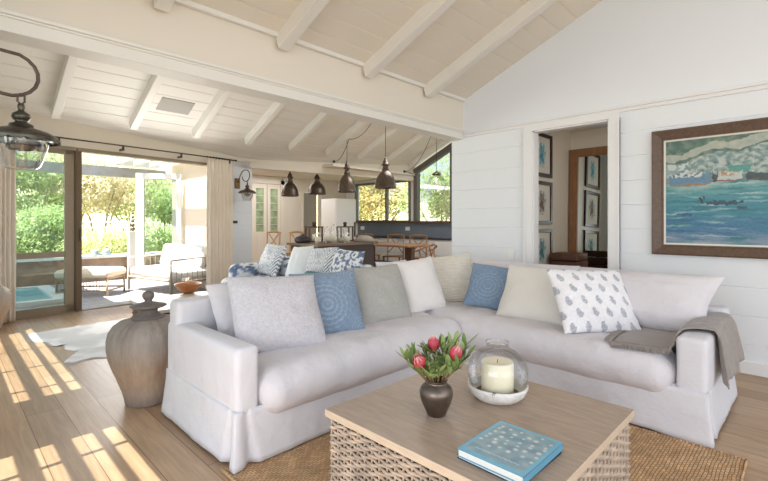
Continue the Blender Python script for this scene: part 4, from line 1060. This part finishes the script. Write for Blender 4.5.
# cream glazed doors on the kitchen back wall
GREEN = glass('leaded_glass', (200, 214, 190), .1)
for k, (x0, x1, lab) in enumerate(((5.62, 6.02, 'l'), (6.04, 6.44, 'r'))):
    d = thing('door_%d' % (k + 2), None, None, (x0, 10.28, 0)); d['kind'] = 'structure'; w = x1 - x0
    MB().box((0, -.04, .01), (.09, .015, 2.3)).box((w - .09, -.04, .01), (w, .015, 2.3)).box((.09, -.04, 2.18), (w - .09, .015, 2.3)).box((.09, -.04, .01), (w - .09, .015, 1.05)).box((.12, -.05, .15), (w - .12, -.041, .95)).build('door_leaf', CREAM, d)
    m_ = MB()
    for j in range(1, 6): m_.box((.09, -.03, 1.05 + 1.13 * j / 6 - .006), (w - .09, .01, 1.05 + 1.13 * j / 6 + .006))
    m_.build('glazing_bar', CREAM, d)
    MB().box((.09, -.012, 1.05), (w - .09, -.004, 2.18)).build('glass_pane', mat('leaded_pane', (150, 168, 130), .4, var=(6, .35)), d)
struct('trim_7', MB().box((5.50, 10.225, 0), (5.61, 10.3, 2.42)).box((6.45, 10.24, 0), (6.56, 10.3, 2.42)).box((5.50, 10.24, 2.31), (6.56, 10.3, 2.42)).box((7.16, 10.26, 0), (7.21, 10.3, 2.2)).box((7.80, 10.26, 0), (7.86, 10.3, 2.2)), CREAM)
struct('door_4', MB().box((7.24, 10.45, 0), (7.8, 10.49, 2.14)), mat('door_grey', (176, 168, 158), .6))

# ------------------------------------------------------------------ pendant lamps
def pendant(px, s, rim_y, top_y, dia, ceil_z, label, swag=None):
    p = at(px, rim_y, s); z0 = p.z; t = thing('pendant_lamp', label, 'pendant light', (p.x, p.y, z0)); r = dia / 2; h = (rim_y - top_y) * s / FPX
    k = h / .42
    pr = [(r, 0), (r * 1.02, .008 * k), (r * .98, .015 * k), (r * .96, .05 * k), (r * .90, .10 * k), (r * .76, .155 * k), (r * .55, .20 * k), (r * .36, .225 * k), (r * .30, .235 * k)]
    sh = MB().shell(pr, (0, 0, 0), 36); sh.shell([(a * .96, b - .006) for a, b in pr[::-1]], (0, 0, 0), 36); sh.shell([(r, 0), (r * .96, -.006)], (0, 0, 0), 36)
    sh.build('lamp_shade', IRON, t)
    MB().lathe([(r * .32, .232 * k), (r * .34, .25 * k), (r * .28, .262 * k), (r * .25, .30 * k), (r * .38, .305 * k), (r * .38, .32 * k), (r * .26, .33 * k), (r * .24, .36 * k), (r * .14, .375 * k), (r * .09, .40 * k), (r * .05, .42 * k)], (0, 0, 0), 20).build('neck_cap', IRON, t)
    MB().ball((0, 0, .07 * k), .035, 12).build('bulb', mat('frosted_bulb', (240, 232, 214), .4), t)
    MB().tube([(0, 0, .40 * k), (0, 0, ceil_z - z0)], .005, 6).build('cord', mat('cord_black', (40, 36, 34), .6), t)
    return t
pendant(290, 9.6, 196, 171, .38, 2.52, 'dark metal pendant lamp, farthest left, in front of the cream glazed doors')
pendant(317, 10.0, 194, 173, .42, 2.52, 'dark metal pendant lamp, second from the left, in front of the grey doorway')
pa = pendant(347, 8.46, 192, 160, .35, CAMZ + 8.46 * 83 / 436, 'dark metal pendant lamp with a looped cord above the white fridge')
pendant(385.5, 7.8, 188, 157, .385, zf(at(385.5, 188, 7.8).y) + .02, 'dark metal pendant lamp, nearest and rightmost of the row of four')
tp = at(349, 139, 8.46); hk = at(334, 161.5, 8.46)
sw_ = MB()
def sag(a, b, d, n=12): return [a.lerp(b, i / n) - Vector((0, 0, d * 4 * (i / n) * (1 - i / n))) for i in range(n + 1)]
cb_ = MB().tube(sag(tp, hk, .12), .006, 6); cb_.tube(sag(tp, at(372, 122, 8.2), .10), .005, 6); cb_.ball(hk, .03, 10)
tag(cb_.build('looped_cord', mat('cord_black')), 'black cord looped from the rafter beside the pendant lamp over the fridge', 'cord')
gl = at(436.5, 184, 9.3); g_ = thing('globe_pendant', 'clear glass globe pendant hanging in front of the gable window', 'pendant light', gl)
MB().shell([(.0, -.26), (.08, -.25), (.17, -.18), (.21, -.08), (.20, .04), (.14, .14), (.07, .18), (.05, .20)], (0, 0, 0), 32).build('glass_shade', GLASSJ, g_)
MB().lathe([(.09, .19), (.10, .21), (.06, .24), (.02, .27), (0, .27)], (0, 0, 0), 20).build('cap', IRON, g_)
MB().lathe([(0, -.05), (.02, -.03), (.035, .02), (.02, .08), (0, .1)], (0, 0, 0), 14).build('bulb', mat('frosted_bulb'), g_)
MB().tube([(0, 0, .26), (0, 0, zf(gl.y) - gl.z + .02)], .005, 6).build('cord', mat('cord_black'), g_)
c2 = MB().tube(sag(gl + Vector((0, 0, zf(gl.y) - gl.z - .12)), at(405, 171.5, 9.6), .25), .005, 6); c2.tube([at(405, 171.5, 9.6), at(417, 175, 9.9)], .008, 6); c2.ball(at(404.5, 171.5, 9.6), .03, 10)
tag(c2.build('looped_cord', mat('cord_black')), 'black cord looped from the rafter beside the clear glass globe pendant', 'cord')

# ------------------------------------------------------------------ hallway
def picture(x0, x1, z0, z1, label, tone):
    t = thing('framed_print', label, 'picture', ((x0 + x1) / 2, 2.5, z0)); w = (x1 - x0); h = z1 - z0
    fm = MB()
    for a, b, c, d in ((-w / 2, w / 2, 0, .045), (-w / 2, w / 2, h - .045, h), (-w / 2, -w / 2 + .05, .045, h - .045), (w / 2 - .05, w / 2, .045, h - .045)): fm.box((a, -.03, c), (b, 0, d))
    fm.build('frame', mat('frame_black_brown', (34, 24, 22), .4), t)
    MB().box((-w / 2 + .03, -.014, .03), (w / 2 - .03, -.006, h - .03)).build('mat_board', mat('mat_board', (218, 212, 200), .8), t)
    im = MB().grid(lambda u, v: (-w * .24 + w * .48 * u, -.0155, h * .22 + h * .56 * v), 24, 36, smooth=False)
    im.build('print', PATT, t, colfn=lambda i, v: lerp((206, 214, 210), tone, max(0, min(1, 1.25 - math.hypot(v[0] / (w * .17), (v[2] - h * .5) / (h * .27)) + .9 * nz(v, 22)))))
picture(5.12, 5.72, 1.885, 2.44, 'framed blue-green print, top of three in the hallway', (70, 140, 160))
picture(5.12, 5.72, 1.27, 1.825, 'framed brown print, middle of three in the hallway', (104, 84, 74))
picture(5.12, 5.72, .655, 1.21, 'framed dark teal print, bottom of three in the hallway', (58, 104, 116))
mr = thing('wall_mirror', 'tall leaning mirror in a plain wooden frame at the back of the hallway', 'mirror', (6.28, 1.79, 0)); mr.rotation_euler = (0, R(1.5), 0)
MW, MH = .69, 2.33
mb = MB().box((-.02, -MW, 0), (.03, -MW + .11, MH)).box((-.02, MW - .11, 0), (.03, MW, MH)).box((-.02, -MW + .11, MH - .11), (.03, MW - .11, MH)).box((-.02, -MW + .11, 0), (.03, MW - .11, .11))
mb.build('frame', mat('mirror_wood', (136, 94, 56), .5, var=(8, .15), scale=(4, 4, 1)), mr)
mm = mat('mirror_glass', (225, 232, 228), .02, metal=1.0)
MB().box((0, -MW + .1, .1), (.01, MW - .1, MH - .1)).build('mirror_glass', mm, mr)
bk = thing('wooden_chest', 'dark slatted wooden crate standing in the hallway in front of the mirror', 'crate', (5.72, 2.26, 0))
mb = MB()
for j in range(9): mb.rbox((0, 0, .055 + j * .1), (.36, .36, .09), .012, .3)
mb.build('slatted_body', mat('crate_wood', (92, 58, 40), .5, var=(9, .25)), bk)
cl_ = thing('ceiling_light', 'shallow round ceiling light in the hallway', 'ceiling light', (5.75, 1.82, 2.6))
MB().lathe([(.29, 0), (.29, -.02), (.27, -.05), (.20, -.09), (.10, -.11), (0, -.115)], (0, 0, 0), 36).build('diffuser', mat('frosted_dome', (222, 228, 238), .5), cl_)
MB().lathe([(.30, 0), (.305, -.012), (.295, -.02), (.28, -.012)], (0, 0, 0), 36).build('rim', PEWTER, cl_)

# ------------------------------------------------------------------ outside: deck, pool, pergola, furniture
struct('deck', MB().box((-6, 7.62, -.16), (3.75, 11.6, -.01)), deck_mat())
pool = thing('swimming_pool', 'small turquoise plunge pool seen through the fixed glass door', 'pool', (-.6, 9.7, 0))
MB().box((-1.9, -.9, -.009), (1.9, .9, .03)).build('water', mat('pool_water', (120, 190, 196), .08, bump=(6, .1)), pool)
m_ = MB()
for a, b in (((-2.1, -1.05, -.01), (2.1, -.9, .06)), ((-2.1, .9, -.01), (2.1, 1.05, .06)), ((1.9, -.9, -.01), (2.1, .9, .06)), ((-2.1, -.9, -.01), (-1.9, .9, .06))): m_.box(a, b)
m_.build('coping', mat('pale_stone', (210, 206, 200), .7), pool)
PW = mat('pale_render', (222, 220, 216), .7); GREYW = mat('weathered_grey', (150, 148, 146), .7, var=(6, .1))
mb = MB().box((-6, 11.3, -.1), (3.9, 11.6, .50)); struct('wall_terrace', mb, mat('slatted_bench_wood', (150, 126, 106), .7, var=(6, .2)))
struct('trim_8', MB().box((-6, 11.22, .50), (3.9, 11.66, .56)), PW)
pg = thing('pergola', 'grey timber pergola beam and posts over the deck', 'pergola', (1.2, 11.45, 0))
part('cross_beam', MB().box((-6, 11.38, 2.34), (3.9, 11.52, 2.56)), GREYW, pg)
for x in (-3.2, .1): part('post', MB().box((x - .07, 11.38, .56), (x + .07, 11.52, 2.34)), PW if x > 2 else GREYW, pg)
# the glazed veranda roof on the right
vr = thing('veranda_roof', 'white painted glazed veranda roof at the right of the deck', 'roof', (3.0, 9.7, 0))
m_ = MB()
for x in (2.85, 3.2, 3.55): m_.box((x - .04, 8.0, 2.62), (x + .04, 11.4, 2.76))
m_.box((2.8, 11.3, 2.60), (3.75, 11.4, 2.78)).box((2.8, 8.0, 2.6), (3.75, 8.08, 2.78)); part('rafters', m_, PW, vr)
part('roof_sheet', MB().box((2.8, 8.0, 2.78), (3.75, 11.4, 2.79)), glass('milky_sheet', (236, 240, 240), .04), vr)
# slatted pergola outside the glazed left wall
ss = thing('slatted_pergola', 'slatted timber pergola outside the left glazed wall', 'pergola', (-1.0, 3.0, 0))
SK = 2.81; ZS = 2.9; DX = ZS / SK
m_ = MB()
for a, b in ((.655, .705), (.46, .546), (.28, .37), (.10, .19), (-.08, .01), (-.26, -.17), (-.44, -.35), (-.62, -.53)): m_.box((a - DX, -3, ZS), (b - DX, 7.2, ZS + .012))
part('slats', m_, GREYW, ss)
for x in (-.35, -1.7):
    part('bearer', MB().box((x - .04, -3, ZS + .02), (x + .04, 7.2, ZS + .1)), GREYW, ss) if x < -1 else None
for y in (-2.8, 2.0, 7.0):
    part('post', MB().box((-1.74, y - .04, -.1), (-1.66, y + .04, ZS + .02)), GREYW, ss)
part('deck_awning', MB().box((-2.4, 7.75, 2.93), (.95, 11.2, 2.95)), mat('awning_cloth', (206, 200, 190), .9), ss)  # unseen sheet, added only to shade the left part of the deck

# open glazed leaf
lf_ = thing('door_5', None, None, tuple(at(139.5, 222, 9.5).xy) + (0,)); lf_['kind'] = 'structure'
a = at(139.5, 222, 9.1); b = at(180.5, 222, 9.25); lf_.location = (a.x, a.y, 0); d = (b - a); lf_.rotation_euler = (0, 0, math.atan2(d.y, d.x)); Lw = Vector((d.x, d.y)).length
MB().box((-.06, -.04, -.01), (.09, .04, 2.32)).box((Lw - .08, -.03, -.01), (Lw + .02, .03, 2.32)).box((.08, -.03, 2.2), (Lw, .03, 2.32)).box((.08, -.03, -.01), (Lw, .03, .14)).build('door_frame', PW, lf_)
MB().box((.08, -.004, .12), (Lw - .08, .004, 2.22)).build('glass_pane', GLASSD, lf_)
struct('wall_veranda', MB().box((3.66, 8.2, -.1), (3.75, 10.3, 2.62)), mat('painted_beige'))
# outdoor sofa
OS = thing('outdoor_sofa', 'rope-sided outdoor sofa with white cushions on the deck beside the beige wall', 'outdoor sofa', (3.12, 8.85, -.01), R(-78))
OW = mat('outdoor_frame', (170, 156, 140), .6); WC = mat('outdoor_cushion', (236, 234, 230), .8, bump=(100, .2))
def osofa():
    W2, D = .70, .42
    f = MB()
    for x in (-W2, W2):
        f.tube([(x, -D, 0), (x, -D, .62), (x, D, .66), (x, D, 0)], .022, 8); f.tube([(x, -D, .22), (x, D, .22)], .018, 8)
        for k in range(7): f.tube([(x, -D + .1 + k * .105, .22), (x, -D + .1 + k * .105, .63)], .006, 5)
    f.tube([(-W2, -D, .26), (W2, -D, .26)], .022, 8); f.tube([(-W2, D, .26), (W2, D, .26)], .02, 8); f.tube([(-W2, D, .66), (W2, D, .66)], .02, 8)
    for k in range(15): f.tube([(-W2 + .1 + k * .1, D, .26), (-W2 + .1 + k * .1, D, .66)], .006, 5)
    f.build('frame', OW, OS)
    MB().rbox((0, -.02, .36), (1.34, .78, .16), .06, .1, cush(.02, .006, 3)).build('seat_cushion', WC, OS)
    for x in (-.34, .34):
        m = MB().rbox((0, 0, 0), (.66, .16, .46), .07, .08, cloth(.01, 3, x)); m.xf(Matrix.Translation((x, .27, .64)) @ Matrix.Rotation(R(-14), 4, 'X')); m.build('back_cushion', WC, OS)
osofa()
# ottoman
ot = thing('outdoor_ottoman', 'rattan ottoman with a beige cushion on the deck by the terrace wall', 'ottoman', (1.93, 9.35, -.01), R(-40))
m_ = MB()
for x in (-.42, .42):
    for y in (-.3, .3): m_.tube([(x, y, 0), (x, y, .32)], .018, 6)
for z in (.10, .30):
    m_.tube([(-.42, -.3, z), (.42, -.3, z), (.42, .3, z), (-.42, .3, z), (-.42, -.3, z)], .016, 6)
for k in range(16):
    x = -.40 + k * .8 / 15; m_.tube([(x, -.3, .10), (x, -.3, .30)], .006, 4)
m_.build('frame', mat('rattan_pale', (176, 150, 124), .7), ot)
MB().rbox((0, 0, .39), (.9, .66, .15), .06, .1, cush(.03, .006, 5)).build('cushion', mat('ottoman_cloth', (222, 204, 182), .85), ot)
for px, py, lab in ((92, 263, 'grey-blue bottle-shaped ornament, left of the pair on the terrace bench'), (106, 262, 'grey-blue ornament, right of the pair on the terrace bench')):
    p = at(px, 257, 9.85); o = MB().lathe([(0, 0), (.10, 0), (.12, .03), (.06, .06), (.09, .10), (.05, .13), (0, .14)], (0, 0, 0), 18).build('garden_ornament', mat('ornament_grey', (150, 168, 176), .6), M=Matrix.Translation((p.x, 11.36, .56))); tag(o, lab, 'ornament')
pf = thing('finial_post', 'post with stacked dark iron balls at the end of the terrace wall', 'post', (at(125, 222, 10.4).x, 11.1, -.01))
MB().box((-.09, -.09, 0), (.09, .09, 1.05)).box((-.11, -.11, 1.05), (.11, .11, 1.10)).build('post', PW, pf)
m_ = MB()
for k in range(5): m_.ball((0, 0, 1.15 + k * .09), .05 - .006 * k, 10)
m_.build('stacked_balls', IRON, pf)

# planting
def leafy(name, label, cat, c, r3, n, size, cols, seed, trunk=0, group=None):
    rnd = random.Random(seed); t = thing(name, label, cat, (c[0], c[1], -.16), group=group)
    mb = MB(); cl = []
    blobs = [(Vector((rnd.uniform(-.6, .6) * r3[0], rnd.uniform(-.6, .6) * r3[1], trunk + r3[2] * rnd.uniform(.35, 1.35))), rnd.uniform(.35, .6)) for _ in range(14)]
    for _ in range(n):
        b, k = blobs[rnd.randrange(14)]
        d = Vector((rnd.gauss(0, 1), rnd.gauss(0, 1), rnd.gauss(0, 1))).normalized() * rnd.uniform(.6, 1.05)
        p = b + Vector((d.x * r3[0] * k, d.y * r3[1] * k, d.z * r3[2] * k * .8))
        if p.z < .02: p.z = rnd.uniform(.02, .4)
        a = Vector((rnd.gauss(0, 1), rnd.gauss(0, 1), rnd.gauss(0, 1) + .3)).normalized(); e = a.orthogonal().normalized() if rnd.random() < .5 else a.cross(Vector((0, 0, 1))).normalized()
        s = size * rnd.uniform(.6, 1.4); o = len(mb.v)
        mb.v += [tuple(p - e * s * .3), tuple(p + a * s), tuple(p + e * s * .3), tuple(p - a * s * .6)]
        mb.f.append((o, o + 1, o + 2, o + 3)); mb.m.append(0); mb.sm.append(False)
        c_ = lerp(cols[0], cols[1], rnd.random()); c_ = lerp(c_, cols[2], .5 if rnd.random() < .2 else 0); cl += [c_] * 4
    mb.build('foliage', LEAFM, t, colfn=lambda i, v: cl[i])
    m2 = MB()
    for k in range(5 if trunk < 1 else 3):
        q = blobs[k][0]; m2.tube([(q.x * .1, q.y * .1, 0), (q.x * .4, q.y * .4, q.z * .5), q], [.05, .035, .015] if trunk < 1 else [.07, .045, .02], 6)
    m2.build('branches', mat('bark', (160, 148, 128), .9), t)
    return t
LEAFM = bpy.data.materials.new('garden_leaf'); LEAFM.use_nodes = True
nt = LEAFM.node_tree; b_ = nt.nodes['Principled BSDF']; at_ = nt.nodes.new('ShaderNodeAttribute'); at_.attribute_name = 'Col'; nt.links.new(at_.outputs['Color'], b_.inputs['Base Color']); b_.inputs['Roughness'].default_value = .6
tl = nt.nodes.new('ShaderNodeBsdfTranslucent'); nt.links.new(at_.outputs['Color'], tl.inputs['Color']); mxs = nt.nodes.new('ShaderNodeMixShader'); mxs.inputs[0].default_value = .5
nt.links.new(b_.outputs[0], mxs.inputs[1]); nt.links.new(tl.outputs[0], mxs.inputs[2]); nt.links.new(mxs.outputs[0], nt.nodes['Material Output'].inputs['Surface'])
G1 = ((158, 178, 112), (196, 208, 146), (120, 144, 96)); G2 = ((190, 198, 136), (214, 216, 168), (146, 158, 104)); G3 = ((206, 200, 166), (228, 220, 194), (166, 158, 130))
def pl(px, s): p = at(px, 222, s); return (p.x, p.y)
for i, (px, s, r3, n, sz, cs_, lab) in enumerate((
    (22, 12.5, (1.3, 1.2, 1.05), 6000, .07, G1, 'dense green shrub behind the fixed glass door, left half'),
    (52, 13.0, (1.2, 1.2, 1.15), 6000, .07, G1, 'dense green shrub behind the fixed glass door, right half'),
    (96, 12.6, (1.0, .9, .80), 5000, .06, G2, 'yellow-green shrub beyond the terrace wall in the open doorway'),
    (160, 13.6, (1.1, .9, 1.0), 3500, .07, G1, 'green shrub seen through the open glazed leaf'),
    (-20, 12.0, (1.2, 1.2, 1.1), 3500, .07, G1, 'green shrub at the left edge behind the fixed glass door'))):
    x, y = pl(px, s); leafy('garden_shrub', lab, 'shrub', (x, y), r3, n, sz, cs_, 50 + i)
for i, (px, s, r3, n, sz, cs_, tr, lab) in enumerate((
    (30, 20, (2.6, 2.2, 1.9), 8000, .12, G1, 1.4, 'round green tree beyond the garden, seen in the fixed glass door'),
    (72, 24, (2.6, 2.2, 2.3), 7000, .14, G3, 1.8, 'pale green tree beyond the door post'),
    (100, 22, (2.6, 2.0, 2.1), 8000, .12, G3, 1.6, 'pale dry tree on the slope in the open doorway'),
    (132, 26, (2.6, 2.0, 2.4), 8000, .14, G3, 1.6, 'pale dry tree on the slope right of the open doorway'),
    (165, 24, (2.6, 2.0, 1.5), 5000, .14, G1, 1.2, 'green tree behind the open glazed leaf'))):
    x, y = pl(px, s); leafy('garden_tree', lab, 'tree', (x, y), r3, n, sz, cs_, 80 + i, tr)
for i, (x, y, lab) in enumerate(((12.3, 12.6, 'yellow autumn tree outside the left dining window'), (13, 7.0, 'tree outside the gable window'), (13.2, 9.9, 'pale green tree outside the right dining window'))):
    leafy('garden_tree', lab, 'tree', (x, y), (1.8, 1.8, 1.6), 5000, .12, ((206, 176, 110), (186, 190, 130), (140, 116, 84)) if i == 0 else G1, 95 + i, 1.0)
# slope beyond the garden
hl = MB().grid(lambda u, v: (-34 + 100 * u, 26 + 40 * v, -.2 + 6.5 * sstep(0, 1, v) + 1.6 * nz((u * 8, v * 5, 0), 1) * min(1, v * 4)), 60, 30)
struct('hill', hl, mat('dry_hillside', (196, 190, 150), .95, var=(.6, .3), bump=(6, 1)))
rl = thing('garden_railing', 'white post and rail fence on the slope behind the yellow-green shrub', 'fence', (at(108, 222, 17).x, at(108, 222, 17).y, -.16), R(-45))
m_ = MB()
for k in range(9): m_.box((-2 + k * .5, -.03, 0), (-1.95 + k * .5, .03, 1.5))
for z in (1.0, 1.22, 1.44): m_.box((-2, -.02, z), (2.05, .02, z + .05))
m_.build('rails', PW, rl)

# ------------------------------------------------------------------ light
w = bpy.data.worlds.new('sky'); sc.world = w; w.use_nodes = True; N = w.node_tree.nodes; L = w.node_tree.links; bg = N['Background']
tc = N.new('ShaderNodeTexCoord'); sx = N.new('ShaderNodeSeparateXYZ'); L.new(tc.outputs['Generated'], sx.inputs[0]); cr = N.new('ShaderNodeValToRGB')
cr.color_ramp.elements[0].position = .45; cr.color_ramp.elements[0].color = srgb(222, 220, 214); cr.color_ramp.elements[1].position = .75; cr.color_ramp.elements[1].color = srgb(206, 226, 250)
mr_ = N.new('ShaderNodeMapRange'); mr_.inputs[1].default_value = -1; L.new(sx.outputs['Z'], mr_.inputs[0]); L.new(mr_.outputs[0], cr.inputs[0]); L.new(cr.outputs['Color'], bg.inputs['Color'])
bg.inputs['Strength'].default_value = 1.7
sd_ = bpy.data.lights.new('sun', 'SUN'); sd_.energy = 14.5; sd_.angle = R(.3); sd_.color = (1, .94, .85)
so = bpy.data.objects.new('sun', sd_); COL.objects.link(so); so.rotation_euler = Vector((1, 0, -SK)).to_track_quat('-Z', 'Y').to_euler()
def area(name, loc, size, direction, energy, color=(1, 1, 1)):
    a = bpy.data.lights.new(name, 'AREA'); a.shape = 'RECTANGLE'; a.size, a.size_y = size; a.energy = energy; a.color = color
    o = bpy.data.objects.new(name, a); COL.objects.link(o); o.location = loc; o.rotation_euler = Vector(direction).to_track_quat('-Z', 'Y').to_euler(); return o
# added area fills in place of daylight and bounced light
area('window_daylight_behind', (-.5, -4.2, 1.6), (5, 2.2), (.3, 1, -.15), 42, (1, .97, .93))  # added fill for soft daylight from the open side behind the viewer
area('window_daylight_side', (-4.2, -.4, 1.5), (4, 2.0), (1, .25, -.10), 80, (.97, .98, 1))  # added fill from the left, cool light on the walls and sofa
area('door_daylight', (2.35, 7.40, 1.25), (1.7, 1.8), (0, -1, .22), 42, (1, .98, .95))  # added lamp inside the door, imitates deck bounce on the dining ceiling
area('kitchen_skylight', (5.6, 9.3, 2.50), (2.2, 1.0), (0, 0, -1), 22, (.98, .98, 1))  # added fill under the closed kitchen ceiling, no skylight there
area('dining_skylight', (6.4, 5.2, 3.4), (1.8, 1.0), (0, -SF * .2, -1), 50, (.96, .98, 1))  # added fill below the dining roof, which has no roof window
area('hall_window_daylight', (5.8, .6, 2.3), (.8, .6), (0, .6, -1), 6, (1, .96, .9))  # added fill to brighten the windowless hall

vs0 = sc.view_settings; vs0.view_transform = 'Standard'; vs0.look = 'None'; vs0.gamma = 1; vs0.exposure = .45; vs0.use_curve_mapping = False
sc.cycles.max_bounces = 10; sc.cycles.diffuse_bounces = 5; sc.cycles.transparent_max_bounces = 24; sc.cycles.caustics_reflective = False; sc.cycles.caustics_refractive = False
sc.cycles.use_denoising = True; sc.cycles.sample_clamp_indirect = 6
